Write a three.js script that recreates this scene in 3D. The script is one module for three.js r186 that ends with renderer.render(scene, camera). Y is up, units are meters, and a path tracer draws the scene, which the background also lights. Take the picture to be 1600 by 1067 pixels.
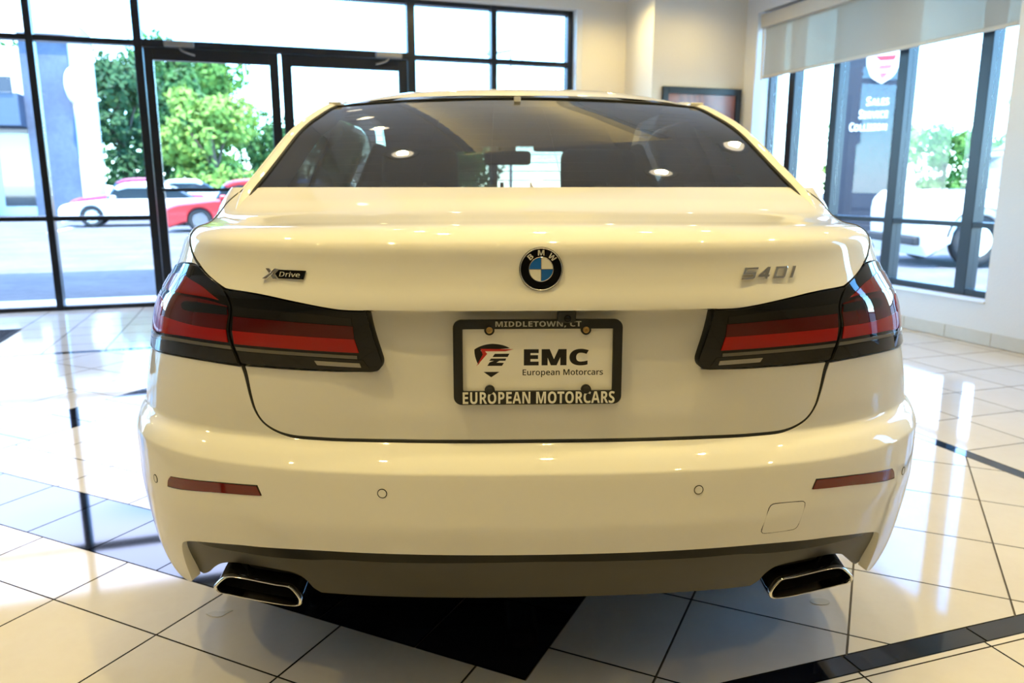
import * as THREE from 'three';
import { Sky } from 'three/addons/objects/Sky.js';
import { FontLoader } from 'three/addons/loaders/FontLoader.js';
import { TextGeometry } from 'three/addons/geometries/TextGeometry.js';
import { RoundedBoxGeometry } from 'three/addons/geometries/RoundedBoxGeometry.js';
import { RectAreaLightUniformsLib } from 'three/addons/lights/RectAreaLightUniformsLib.js';
import { mergeGeometries } from 'three/addons/utils/BufferGeometryUtils.js';

// ---------------------------------------------------------------- camera, sky, sun, exposure
const scene = new THREE.Scene();
const R = Math.PI / 180, V3 = (x, y, z) => new THREE.Vector3(x, y, z), lerp = THREE.MathUtils.lerp, clamp = THREE.MathUtils.clamp;
const camera = new THREE.PerspectiveCamera(2 * Math.atan(533.5 / 1198) / R, 1600 / 1067, 0.05, 400);
camera.position.set(-0.0945, 1.14, 1.33);
const YAW = 1.7 * R, PITCH = 11.5 * R;
camera.lookAt(camera.position.x + Math.sin(YAW) * Math.cos(PITCH), 1.14 - Math.sin(PITCH), camera.position.z - Math.cos(YAW) * Math.cos(PITCH));
camera.focus = 1.42;
camera.userData.fStop = 4.5;
camera.updateMatrixWorld(true);

const renderer = new THREE.WebGLRenderer({ antialias: true });
renderer.toneMapping = THREE.LinearToneMapping;
renderer.toneMappingExposure = 0.3;
renderer.shadowMap.enabled = true;
renderer.shadowMap.type = THREE.PCFSoftShadowMap;

const PHI = 16.5 * R;                                   // the room is turned this much against the car
const RX = V3(Math.cos(PHI), 0, -Math.sin(PHI)), RZ = V3(Math.sin(PHI), 0, Math.cos(PHI));
const room = (x, y, z) => V3(x * RX.x + z * RZ.x, y, x * RX.z + z * RZ.z);

const sunDir = room(0.06, 2.7, 1.0).normalize();       // from behind the showroom, high
const sky = new Sky();
sky.scale.setScalar(10000);
sky.material.uniforms.turbidity.value = 4;
sky.material.uniforms.rayleigh.value = 1.4;
sky.material.uniforms.mieCoefficient.value = 0.005;
sky.material.uniforms.mieDirectionalG.value = 0.7;
sky.material.uniforms.sunPosition.value.copy(sunDir);
sky.name = 'sky';
scene.add(sky);
scene.environmentIntensity = 6.6;
const sun = new THREE.DirectionalLight(new THREE.Color(1, 0.96, 0.86), 70);
sun.name = 'sun';
sun.position.copy(sunDir).multiplyScalar(60);
sun.castShadow = true;
Object.assign(sun.shadow.camera, { left: -45, right: 45, top: 45, bottom: -45, near: 1, far: 160 });
sun.shadow.mapSize.set(4096, 4096);
scene.add(sun, sun.target);
const LAMP = new THREE.Color(1, 0.775, 0.30), LAMP_POWER = 22;     // warm recessed lamps

// ---------------------------------------------------------------- helpers
let seed = 7;
const rnd = () => { seed = (seed * 1664525 + 1013904223) >>> 0; return seed / 4294967296; };
const rr = (a, b) => a + (b - a) * rnd();
const used = new Map();
const numbered = (name) => { const n = used.get(name) ?? 0; used.set(name, n + 1); return n ? name + '_' + String(n).padStart(3, '0') : name; };
const shade = (o) => { o.castShadow = true; o.receiveShadow = true; return o; };
function mesh(name, geo, mat, parent = scene) {
  const g = Array.isArray(geo) ? (geo.length > 1 ? mergeGeometries(geo.map(plain)) : geo[0]) : geo;
  const m = shade(new THREE.Mesh(g, mat));
  m.name = parent === scene ? numbered(name) : name;
  parent.add(m);
  return m;
}
function plain(g) {                                      // same attributes everywhere so that pieces merge
  g = g.index ? g.toNonIndexed() : g;
  for (const k of Object.keys(g.attributes)) if (!['position', 'normal', 'uv'].includes(k)) g.deleteAttribute(k);
  if (!g.attributes.uv) g.setAttribute('uv', new THREE.BufferAttribute(new Float32Array(g.attributes.position.count * 2), 2));
  return g;
}
function group(name, parent = scene, at, turn = 0) {
  const g = new THREE.Group();
  g.name = parent === scene ? numbered(name) : name;
  if (at) g.position.copy(at);
  g.rotation.y = turn;
  parent.add(g);
  return g;
}
const tag = (o, label, category, grp) => { o.userData.label = label; o.userData.category = category; if (grp) o.userData.group = grp; return o; };
const structure = (o) => { o.userData.kind = 'structure'; return o; };
function box(x0, x1, y0, y1, z0, z1, round = 0) {
  const g = round ? new RoundedBoxGeometry(x1 - x0, y1 - y0, z1 - z0, 2, round) : new THREE.BoxGeometry(x1 - x0, y1 - y0, z1 - z0);
  g.translate((x0 + x1) / 2, (y0 + y1) / 2, (z0 + z1) / 2);
  const p = g.attributes.position, n = g.attributes.normal, uv = g.attributes.uv;   // uv in metres
  for (let i = 0; i < p.count; i++) {
    const ax = Math.abs(n.getX(i)), ay = Math.abs(n.getY(i)), az = Math.abs(n.getZ(i));
    if (ay >= ax && ay >= az) uv.setXY(i, p.getX(i), p.getZ(i)); else if (ax >= az) uv.setXY(i, p.getZ(i), p.getY(i)); else uv.setXY(i, p.getX(i), p.getY(i));
  }
  return g;
}
const std = (o) => new THREE.MeshStandardMaterial(o), phy = (o) => new THREE.MeshPhysicalMaterial(o);
const lin = (r, g, b) => new THREE.Color().setRGB(r, g, b);
function noiseTexture(size, lo, hi, octaves, repeat = 1, srgb = false) {
  const acc = new Float32Array(size * size);
  let amp = 1, tot = 0;
  for (const cells of octaves) {
    const c = new Float32Array(cells * cells).map(() => rnd());
    for (let y = 0; y < size; y++) for (let x = 0; x < size; x++) {
      const fx = x / size * cells, fy = y / size * cells, ix = Math.floor(fx), iy = Math.floor(fy), tx = fx - ix, ty = fy - iy, sx = tx * tx * (3 - 2 * tx), sy = ty * ty * (3 - 2 * ty);
      const q = (a, b) => c[(b % cells) * cells + (a % cells)];
      acc[y * size + x] += amp * lerp(lerp(q(ix, iy), q(ix + 1, iy), sx), lerp(q(ix, iy + 1), q(ix + 1, iy + 1), sx), sy);
    }
    tot += amp; amp *= 0.7;
  }
  const d = new Uint8Array(size * size * 4);
  for (let i = 0; i < size * size; i++) { const t = acc[i] / tot; for (let k = 0; k < 3; k++) d[i * 4 + k] = 255 * clamp(lerp(lo[k] ?? lo, hi[k] ?? hi, t), 0, 1); d[i * 4 + 3] = 255; }
  const t = new THREE.DataTexture(d, size, size);
  t.magFilter = THREE.LinearFilter; t.wrapS = t.wrapT = THREE.RepeatWrapping; t.repeat.set(repeat, repeat);
  if (srgb) t.colorSpace = THREE.SRGBColorSpace;
  t.needsUpdate = true;
  return t;
}
function pchip(xs, ys) {
  const n = xs.length, h = [], d = [], m = new Array(n).fill(0);
  for (let i = 0; i < n - 1; i++) { h[i] = xs[i + 1] - xs[i]; d[i] = (ys[i + 1] - ys[i]) / h[i]; }
  for (let i = 1; i < n - 1; i++) if (d[i - 1] * d[i] > 0) { const a = 2 * h[i] + h[i - 1], b = h[i] + 2 * h[i - 1]; m[i] = (a + b) / (a / d[i - 1] + b / d[i]); }
  m[0] = d[0]; m[n - 1] = d[n - 2];
  return (x) => {
    if (x <= xs[0]) return ys[0]; if (x >= xs[n - 1]) return ys[n - 1];
    let i = 0; while (x > xs[i + 1]) i++;
    const t = (x - xs[i]) / h[i], u = 1 - t;
    return (1 + 2 * t) * u * u * ys[i] + t * u * u * h[i] * m[i] + t * t * (3 - 2 * t) * ys[i + 1] + t * t * (t - 1) * h[i] * m[i + 1];
  };
}
// a sampled, softened copy of a profile, so that reflections run smoothly over it
function soft(f, a, b, sigma, n = 1600) {
  const st = (b - a) / n, raw = new Float64Array(n + 1).map((_, i) => f(a + i * st)), k = Math.ceil(3 * sigma / st), out = new Float64Array(n + 1);
  for (let i = 0; i <= n; i++) { let s = 0, w = 0; for (let j = -k; j <= k; j++) { const q = clamp(i + j, 0, n), e = Math.exp(-0.5 * (j * st / sigma) ** 2); s += raw[q] * e; w += e; } out[i] = s / w; }
  return (x) => { const t = clamp((x - a) / st, 0, n - 1e-9), i = Math.floor(t), u = t - i; return out[i] * (1 - u) + out[i + 1] * u; };
}
// smooth line through the points, n pieces between each two
function smooth(pts, n = 6) {
  if (pts.length < 3) return pts.map((p) => [...p]);
  const c = new THREE.CatmullRomCurve3(pts.map((p) => V3(p[0], p[1], 0)), false, 'centripetal');
  return c.getPoints((pts.length - 1) * n).map((p) => [p.x, p.y]);
}
const path = (...segs) => { const out = []; for (const s of segs) for (const p of s) { const l = out[out.length - 1]; if (!l || Math.hypot(l[0] - p[0], l[1] - p[1]) > 1e-5) out.push(p); } const a = out[0], b = out[out.length - 1]; if (Math.hypot(a[0] - b[0], a[1] - b[1]) < 1e-5) out.pop(); return out; };
const area = (p) => { let a = 0; for (let i = 0; i < p.length; i++) { const q = p[(i + 1) % p.length]; a += p[i][0] * q[1] - q[0] * p[i][1]; } return a / 2; };
function halfPlane(poly, f) {
  const out = [];
  for (let i = 0; i < poly.length; i++) {
    const a = poly[i], b = poly[(i + 1) % poly.length], fa = f(a), fb = f(b);
    if (fa >= 0) out.push(a);
    if ((fa >= 0) !== (fb >= 0)) { const t = fa / (fa - fb); out.push([a[0] + (b[0] - a[0]) * t, a[1] + (b[1] - a[1]) * t]); }
  }
  return out;
}
const surfaceNormal = (fn, u, v, e = 0.0014) => { const a = fn(u + e, v).sub(fn(u - e, v)), b = fn(u, v + e).sub(fn(u, v - e)); return a.cross(b).normalize(); };
// the part of a curved surface inside an outline, with a skirt folded back behind its edge
function patch(fn, outline, { step = 0.02, skirt = 0.012, lift = 0, flip = false, rows = [] } = {}) {
  let poly = outline.map((p) => [p[0], p[1]]);
  if (area(poly) < 0) poly.reverse();
  const fine = [];
  poly.forEach((a, i) => { const b = poly[(i + 1) % poly.length], n = Math.max(1, Math.ceil(Math.hypot(a[0] - b[0], a[1] - b[1]) / step)); for (let k = 0; k < n; k++) fine.push([lerp(a[0], b[0], k / n), lerp(a[1], b[1], k / n)]); });
  const pos = [], nor = [], uv = [], idx = [], seen = new Map();
  const vert = (u, v) => {
    const key = Math.round(u * 2e5) + ',' + Math.round(v * 2e5);
    if (seen.has(key)) return seen.get(key);
    const n = surfaceNormal(fn, u, v); if (flip) n.negate();
    const p = fn(u, v).addScaledVector(n, lift);
    pos.push(p.x, p.y, p.z); nor.push(n.x, n.y, n.z); uv.push(u, v);
    seen.set(key, pos.length / 3 - 1);
    return pos.length / 3 - 1;
  };
  let u0 = 1e9, u1 = -1e9, v0 = 1e9, v1 = -1e9;
  for (const [u, v] of fine) { u0 = Math.min(u0, u); u1 = Math.max(u1, u); v0 = Math.min(v0, v); v1 = Math.max(v1, v); }
  const nu = Math.max(1, Math.ceil((u1 - u0) / step)), nv = Math.max(1, Math.ceil((v1 - v0) / step));
  const vs = [...Array.from({ length: nv + 1 }, (_, j) => lerp(v0, v1, j / nv)).filter((v) => !rows.some((r) => Math.abs(r - v) < step * 0.3)), ...rows.filter((r) => r > v0 && r < v1)].sort((a, b) => a - b);
  for (let i = 0; i < nu; i++) {
    const a = lerp(u0, u1, i / nu), b = lerp(u0, u1, (i + 1) / nu);
    const col = halfPlane(halfPlane(fine, (p) => p[0] - a), (p) => b - p[0]);
    if (col.length < 3) continue;
    for (let j = 0; j + 1 < vs.length; j++) {
      const c = vs[j], d = vs[j + 1];
      const cell = halfPlane(halfPlane(col, (p) => p[1] - c), (p) => d - p[1]);
      if (cell.length < 3 || Math.abs(area(cell)) < 1e-10) continue;
      const ring = path(cell).map((p) => new THREE.Vector2(p[0], p[1]));
      if (ring.length < 3) continue;
      for (const t of THREE.ShapeUtils.triangulateShape(ring, [])) {
        const k = t.map((q) => vert(ring[q].x, ring[q].y));
        const ar = (ring[t[1]].x - ring[t[0]].x) * (ring[t[2]].y - ring[t[0]].y) - (ring[t[2]].x - ring[t[0]].x) * (ring[t[1]].y - ring[t[0]].y);
        if (Math.abs(ar) < 1e-12) continue;
        if ((ar < 0) !== flip) idx.push(k[0], k[2], k[1]); else idx.push(k[0], k[1], k[2]);
      }
    }
  }
  if (skirt) {
    const rim = fine.map(([u, v]) => { const n = surfaceNormal(fn, u, v); if (flip) n.negate(); const p = fn(u, v).addScaledVector(n, lift); return [p, n]; });
    for (let i = 0; i < rim.length; i++) {
      const [p, n] = rim[i], [q, m] = rim[(i + 1) % rim.length], side = q.clone().sub(p).cross(n).normalize(), base = pos.length / 3;
      if (flip) side.negate();
      const f = V3().copy(n).multiplyScalar(0.6).add(side).normalize(), back = (a, na) => a.clone().addScaledVector(na, -skirt);
      for (const [w, nn] of [[p, f], [q, f], [back(q, m), side], [back(p, n), side]]) { pos.push(w.x, w.y, w.z); nor.push(nn.x, nn.y, nn.z); uv.push(0, 0); }
      if (flip) idx.push(base, base + 1, base + 2, base, base + 2, base + 3); else idx.push(base, base + 2, base + 1, base, base + 3, base + 2);
    }
  }
  const g = new THREE.BufferGeometry();
  g.setAttribute('position', new THREE.Float32BufferAttribute(pos, 3)); g.setAttribute('normal', new THREE.Float32BufferAttribute(nor, 3)); g.setAttribute('uv', new THREE.Float32BufferAttribute(uv, 2));
  g.setIndex(idx);
  return g;
}
// a grid surface from f(i/n, j/m)
function sheet(f, n, m, flip = false) {
  const pos = [], uv = [], idx = [];
  for (let j = 0; j <= m; j++) for (let i = 0; i <= n; i++) { const p = f(i / n, j / m); pos.push(p.x, p.y, p.z); uv.push(i / n, j / m); }
  for (let j = 0; j < m; j++) for (let i = 0; i < n; i++) { const a = j * (n + 1) + i, b = a + 1, c = a + n + 1, d = c + 1; if (flip) idx.push(a, d, b, a, c, d); else idx.push(a, b, d, a, d, c); }
  const g = new THREE.BufferGeometry();
  g.setAttribute('position', new THREE.Float32BufferAttribute(pos, 3)); g.setAttribute('uv', new THREE.Float32BufferAttribute(uv, 2));
  g.setIndex(idx); g.computeVertexNormals();
  return g;
}
const tube = (pts, r, n = 24, k = 8) => new THREE.TubeGeometry(new THREE.CatmullRomCurve3(pts, false, 'centripetal'), n, r, k);
const cyl = (r, h, at, axis = 'y', r2 = r, n = 24) => { const g = new THREE.CylinderGeometry(r2, r, h, n); if (axis === 'x') g.rotateZ(-Math.PI / 2); if (axis === 'z') g.rotateX(Math.PI / 2); return g.translate(at.x, at.y, at.z); };
const extrude = (poly, depth, bevel = 0, holes = []) => {
  const s = new THREE.Shape(poly.map((p) => new THREE.Vector2(p[0], p[1])));
  for (const h of holes) s.holes.push(new THREE.Path(h.map((p) => new THREE.Vector2(p[0], p[1]))));
  return new THREE.ExtrudeGeometry(s, { depth, bevelEnabled: bevel > 0, bevelSize: bevel, bevelThickness: bevel, bevelSegments: 2, curveSegments: 10 });
};
const bold = await new FontLoader().loadAsync('fonts/droid/droid_sans_bold.typeface.json');
const regular = await new FontLoader().loadAsync('fonts/droid/droid_sans_regular.typeface.json');
// lettering width metres wide and height metres tall, its lower left corner at 0,0
function text(s, width, height, depth, font = bold, slant = 0) {
  const g = new TextGeometry(s, { font, size: 1, depth: 0.1, curveSegments: 5 });
  g.computeBoundingBox();
  const b = g.boundingBox;
  g.translate(-b.min.x, -b.min.y, 0).scale(width / (b.max.x - b.min.x), height / (b.max.y - b.min.y), depth / 0.1);
  if (slant) g.applyMatrix4(new THREE.Matrix4().makeShear(0, 0, slant, 0, 0, 0));
  return g;
}

// ---------------------------------------------------------------- the showroom
const CEIL = 3.35, BACK = 11, LEFT = -7.6, FRONT = -6.65, RIGHT = 4.5;
const wallBump = noiseTexture(128, 0, 1, [32, 64], 3);
const M = {
  wall: std({ color: lin(0.80, 0.74, 0.62), roughness: 0.85, bumpMap: wallBump, bumpScale: 0.0008 }),
  wallTan: std({ color: lin(0.34, 0.28, 0.20), roughness: 0.85, bumpMap: wallBump, bumpScale: 0.0008 }),
  wallWhite: std({ color: lin(0.80, 0.79, 0.76), roughness: 0.8, bumpMap: wallBump, bumpScale: 0.0008 }),
  ceiling: std({ color: lin(0.80, 0.76, 0.68), roughness: 0.9, bumpMap: wallBump, bumpScale: 0.001 }),
  soffit: std({ color: lin(0.70, 0.69, 0.67), roughness: 0.85 }),
  frame: std({ color: lin(0.014, 0.016, 0.02), roughness: 0.32, metalness: 0.3 }),
  pane: phy({ color: lin(0.96, 0.98, 0.97), roughness: 0, transmission: 1, thickness: 0, ior: 1.5, specularIntensity: 0.4 }),
  grout: std({ color: lin(0.12, 0.10, 0.075), roughness: 0.9 }),
  alu: std({ color: lin(0.30, 0.28, 0.25), roughness: 0.45, metalness: 0.6 }),
  black: std({ color: lin(0.01, 0.01, 0.011), roughness: 0.5 }),
};
const tileMap = noiseTexture(256, [0.93, 0.91, 0.88], [1, 1, 1], [5, 17, 61], 1.3), darkMap = noiseTexture(256, [0.55, 0.55, 0.6], [1, 1, 1], [40, 90, 128], 1.7), rough = noiseTexture(128, [0.8, 0.8, 0.8], [1, 1, 1], [9, 30], 1);
M.tiles = [[0.70, 0.655, 0.57], [0.72, 0.675, 0.59], [0.685, 0.645, 0.565]].map((c) => phy({ color: lin(...c), map: tileMap, roughness: 0.07, roughnessMap: rough, ior: 1.55 }));
M.dark = [[0.006, 0.0075, 0.014], [0.008, 0.009, 0.016]].map((c) => phy({ color: lin(...c), map: darkMap, roughness: 0.04, ior: 1.55 }));
M.baseTile = std({ color: lin(0.66, 0.62, 0.53), map: tileMap, roughness: 0.25 });

// floor: a square of thin dark strips turned with the room; in it a dark frame of square tiles turned by 45 degrees
{
  const floor = structure(mesh('floor', box(LEFT - 0.2, RIGHT + 0.3, -0.3, -0.003, FRONT - 0.2, BACK + 0.2), M.grout));
  floor.rotation.y = PHI;
  const TA = 27 * R, A = [Math.cos(TA), Math.sin(TA)], B = [Math.sin(TA), -Math.cos(TA)];
  const fromAB = ([a, b]) => [a * A[0] + b * B[0], a * A[1] + b * B[1]], fromRoom = ([x, z]) => { const p = room(x, 0, z); return [p.x, p.z]; };
  const toRoom = ([x, z]) => [x * RX.x + z * RX.z, x * RZ.x + z * RZ.z];
  const SQ = { x0: -2.33, x1: 2.425, z0: -4.70, z1: -0.05, w: 0.066 }, FR = { a0: -3.2, a1: -0.14, b0: 0.24, b1: 3.30, w: 0.306 };
  const rect = (a, b, c, d) => [[a, c], [b, c], [b, d], [a, d]];
  // an upright rectangle less a larger one
  const less = (a0, a1, b0, b1, h) => {
    if (a1 <= h.a0 || a0 >= h.a1 || b1 <= h.b0 || b0 >= h.b1) return [rect(a0, a1, b0, b1)];
    const inA = a0 >= h.a0 && a1 <= h.a1, inB = b0 >= h.b0 && b1 <= h.b1;
    if (inA && inB) return [];
    if (inA) return [b0 < h.b0 ? rect(a0, a1, b0, h.b0) : rect(a0, a1, h.b1, b1)];
    if (inB) return [a0 < h.a0 ? rect(a0, h.a0, b0, b1) : rect(h.a1, a1, b0, b1)];
    const ca = a0 < h.a0 ? h.a0 : h.a1, cb = b0 < h.b0 ? h.b0 : h.b1, la = a0 < h.a0, lb = b0 < h.b0;      // a corner: an L
    const pts = [[la ? a0 : a1, lb ? b0 : b1], [la ? a1 : a0, lb ? b0 : b1], [la ? a1 : a0, cb], [ca, cb], [ca, lb ? b1 : b0], [la ? a0 : a1, lb ? b1 : b0]];
    return [pts];
  };
  const J = 0.0018, tiles = [];                           // half a joint
  const put = (poly, dark) => { if (poly.length > 2 && Math.abs(area(poly)) > 4e-4) tiles.push({ poly, dark }); };
  const clipRoom = (poly, x0, x1, z0, z1) => { let p = poly.map(toRoom); p = halfPlane(p, (q) => q[0] - x0); p = halfPlane(p, (q) => x1 - q[0]); p = halfPlane(p, (q) => q[1] - z0); p = halfPlane(p, (q) => z1 - q[1]); return p.map(fromRoom); };
  const PA = 0.405, PB = 0.383;
  for (let i = -14; i < 8; i++) for (let j = -5; j < 16; j++) {                                  // between frame and square
    const a = 0.135 + i * PA, b = j * PB, g = { a0: FR.a0 - J, a1: FR.a1 + J, b0: FR.b0 - J, b1: FR.b1 + J };
    for (const p of less(a + J, a + PA - J, b + J, b + PB - J, g)) put(clipRoom(p.map(fromAB), SQ.x0 + SQ.w + J, SQ.x1 - SQ.w - J, SQ.z0 + SQ.w + J, SQ.z1 - SQ.w - J), false);
  }
  for (let i = -1; i < 8; i++) for (let j = -1; j < 8; j++) {                                    // inside the frame
    const a = Math.max(FR.a0 + FR.w, -2.66 + i * 0.395) + J, a2 = Math.min(FR.a1 - FR.w, -2.66 + (i + 1) * 0.395) - J, b = Math.max(FR.b0 + FR.w, 0.782 + j * 0.39) + J, b2 = Math.min(FR.b1 - FR.w, 0.782 + (j + 1) * 0.39) - J;
    if (a2 - a > 0.01 && b2 - b > 0.01) put(rect(a, a2, b, b2).map(fromAB), false);
  }
  const n = 10, w = FR.w, st = (FR.a1 - FR.a0) / n;                                              // the dark frame
  for (let k = 0; k < n; k++) {
    const a = FR.a0 + k * st;
    put(rect(a + J, a + st - J, FR.b0 + J, FR.b0 + w - J).map(fromAB), true); put(rect(a + J, a + st - J, FR.b1 - w + J, FR.b1 - J).map(fromAB), true);
    if (k > 0 && k < n - 1) { const b = FR.b0 + k * st; put(rect(FR.a0 + J, FR.a0 + w - J, b + J, b + st - J).map(fromAB), true); put(rect(FR.a1 - w + J, FR.a1 - J, b + J, b + st - J).map(fromAB), true); }
  }
  for (let k = 0; k < 12; k++) {                                                                 // the thin dark strips
    const s = (SQ.x1 - SQ.x0) / 12, x = SQ.x0 + k * s, d = (SQ.z1 - SQ.z0) / 12, z = SQ.z0 + k * d;
    for (const zz of [SQ.z0, SQ.z1 - SQ.w]) put(rect(x + J, x + s - J, zz + J, zz + SQ.w - J).map(fromRoom), true);
    for (const xx of [SQ.x0, SQ.x1 - SQ.w]) put(rect(xx + J, xx + SQ.w - J, Math.max(z, SQ.z0 + SQ.w) + J, Math.min(z + d, SQ.z1 - SQ.w) - J).map(fromRoom), true);
  }
  for (let x = 2.81 - 26 * 0.396; x < RIGHT; x += 0.396) for (let z = -1.55 - 14 * 0.38; z < BACK; z += 0.38) {   // the rest of the room
    const x0 = Math.max(x, LEFT), x1 = Math.min(x + 0.396, RIGHT), z0 = Math.max(z, FRONT - 0.1), z1 = Math.min(z + 0.38, BACK);
    if (x1 - x0 < 0.02 || z1 - z0 < 0.02) continue;
    for (const p of less(x0 + J, x1 - J, z0 + J, z1 - J, { a0: SQ.x0 - J, a1: SQ.x1 + J, b0: SQ.z0 - J, b1: SQ.z1 + J })) put(p.map(fromRoom), false);
  }
  // which of them show, and how large
  const v = V3();
  for (const t of tiles) {
    let cx = 0, cz = 0; t.poly.forEach((p) => { cx += p[0]; cz += p[1]; }); t.c = [cx / t.poly.length, cz / t.poly.length];
    const q = t.poly.map((p) => { v.set(p[0], 0, p[1]).applyMatrix4(camera.matrixWorldInverse); return v.z > -0.05 ? null : [v.x / -v.z * 1198 + 800, 533.5 - v.y / -v.z * 1198]; });
    t.size = q.includes(null) || q.every((p) => p[0] < 0) || q.every((p) => p[0] > 1600) || q.every((p) => p[1] > 1067) ? -Math.hypot(t.c[0], t.c[1]) : Math.abs(area(q));
  }
  tiles.sort((a, b) => b.size - a.size);
  const geoOf = ({ poly, c }, ox, oz) => {
    let p = poly; if (area(p) > 0) p = [...p].reverse();                       // seen from above, x right and z down
    const pos = [], uv = [], nor = [], ring = p.map((q) => new THREE.Vector2(q[0], q[1])), E = 0.0012;
    const put3 = (x, y, z, n) => { pos.push(x - ox, y, z - oz); nor.push(n.x, n.y, n.z); uv.push(x + c[0] * 3.1, z + c[1] * 2.3); }, up = V3(0, 1, 0);
    const inner = p.map((q, i) => { const dx = c[0] - q[0], dz = c[1] - q[1], l = Math.hypot(dx, dz); return [q[0] + dx / l * E, q[1] + dz / l * E]; });
    for (const t of THREE.ShapeUtils.triangulateShape(ring, [])) { const k = t.map((i) => inner[i]), s = (k[1][0] - k[0][0]) * (k[2][1] - k[0][1]) - (k[2][0] - k[0][0]) * (k[1][1] - k[0][1]); for (const q of s > 0 ? [k[0], k[2], k[1]] : k) put3(q[0], 0, q[1], up); }
    p.forEach((a, i) => {
      const j = (i + 1) % p.length, b = p[j], ia = inner[i], ib = inner[j], n = V3(b[1] - a[1], 0, -(b[0] - a[0])).normalize().negate(), m = n.clone().add(up).normalize();
      for (const q of [[ia, 0], [ib, 0], [b, -E], [ia, 0], [b, -E], [a, -E]]) put3(q[0][0], q[1], q[0][1], m);
      for (const q of [[a, -E], [b, -E], [b, -0.01], [a, -E], [b, -0.01], [a, -0.01]]) put3(q[0][0], q[1], q[0][1], n);
    });
    const g = new THREE.BufferGeometry();
    g.setAttribute('position', new THREE.Float32BufferAttribute(pos, 3)); g.setAttribute('normal', new THREE.Float32BufferAttribute(nor, 3)); g.setAttribute('uv', new THREE.Float32BufferAttribute(uv, 2));
    return g;
  };
  const unturn = (o, x, z) => { const q = toRoom([x, z]); o.position.set(q[0], 0, q[1]); o.rotation.y = -PHI; };   // the floor is turned, the tiles are given in the world
  tiles.slice(0, 300).forEach((t, i) => { const m = mesh('tile', geoOf(t, t.c[0], t.c[1]), t.dark ? M.dark[i % 2] : M.tiles[Math.floor(rnd() * 3)], floor); unturn(m, t.c[0], t.c[1]); if (t.dark) m.userData.label = 'near-black polished floor tile'; });
  for (const dark of [false, true]) {
    const m = mesh(dark ? 'dark_tile_field' : 'tile_field', tiles.slice(300).filter((t) => t.dark === dark).map((t) => geoOf(t, 0, 0)), dark ? M.dark[0] : M.tiles[0], floor);
    m.userData.kind = 'stuff'; unturn(m, 0, 0);
  }
}
// everything of the room is built in the room's own axes and turned once
const inRoom = (o, x = 0, y = 0, z = 0) => { o.position.copy(room(x, y, z)); o.rotation.y = PHI; return o; };
const wallPart = (name, geos, mat = M.wall) => structure(inRoom(mesh(name, geos, mat)));

wallPart('wall_front', [box(LEFT - 0.2, 2.91, 2.945, CEIL, FRONT - 0.25, FRONT), box(2.91, RIGHT + 0.35, 0, CEIL, FRONT - 0.25, FRONT), box(LEFT - 0.2, -6.2, 0, 2.945, FRONT - 0.25, FRONT)]);
wallPart('wall_corner', [box(3.42, RIGHT, 0, CEIL, FRONT, -6.04)]);
const OP = [[-5.85, -2.905], [-2.15, -0.95], [0.35, 0.85]], SILL = 0.30, HEAD = 2.86;
wallPart('wall_right', [
  box(RIGHT, RIGHT + 0.35, 0, SILL, FRONT, BACK), box(RIGHT, RIGHT + 0.35, HEAD, CEIL, FRONT, BACK),
  box(RIGHT, RIGHT + 0.35, SILL, HEAD, FRONT, OP[0][0]), box(RIGHT, RIGHT + 0.35, SILL, HEAD, OP[0][1], OP[1][0]), box(RIGHT, RIGHT + 0.35, SILL, HEAD, OP[1][1], OP[2][0]), box(RIGHT, RIGHT + 0.35, SILL, HEAD, OP[2][1], BACK)], M.wallWhite);
wallPart('wall_left', [box(LEFT - 0.25, LEFT, 0, CEIL, FRONT, BACK)], M.wallTan);
wallPart('wall_back', [box(LEFT - 0.25, RIGHT + 0.35, 0, CEIL, BACK, BACK + 0.25)], M.wallTan);
wallPart('ceiling', [box(LEFT - 0.25, RIGHT + 0.35, CEIL, CEIL + 0.25, FRONT - 0.25, BACK + 0.25)], M.ceiling);
wallPart('trim_1', [box(LEFT, -3.4, 3.05, CEIL, FRONT, BACK), box(1.75, RIGHT, 3.05, CEIL, -6.04, BACK), box(-3.4, 1.75, 3.05, CEIL, 2.6, BACK), box(-3.4, 3.42, 3.05, CEIL, FRONT, -5.6), box(-3.4, 1.75, 3.05, CEIL, -2.3, -1.3), box(-0.25, 0.45, 3.05, CEIL, -5.6, -2.3)], M.soffit);

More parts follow.
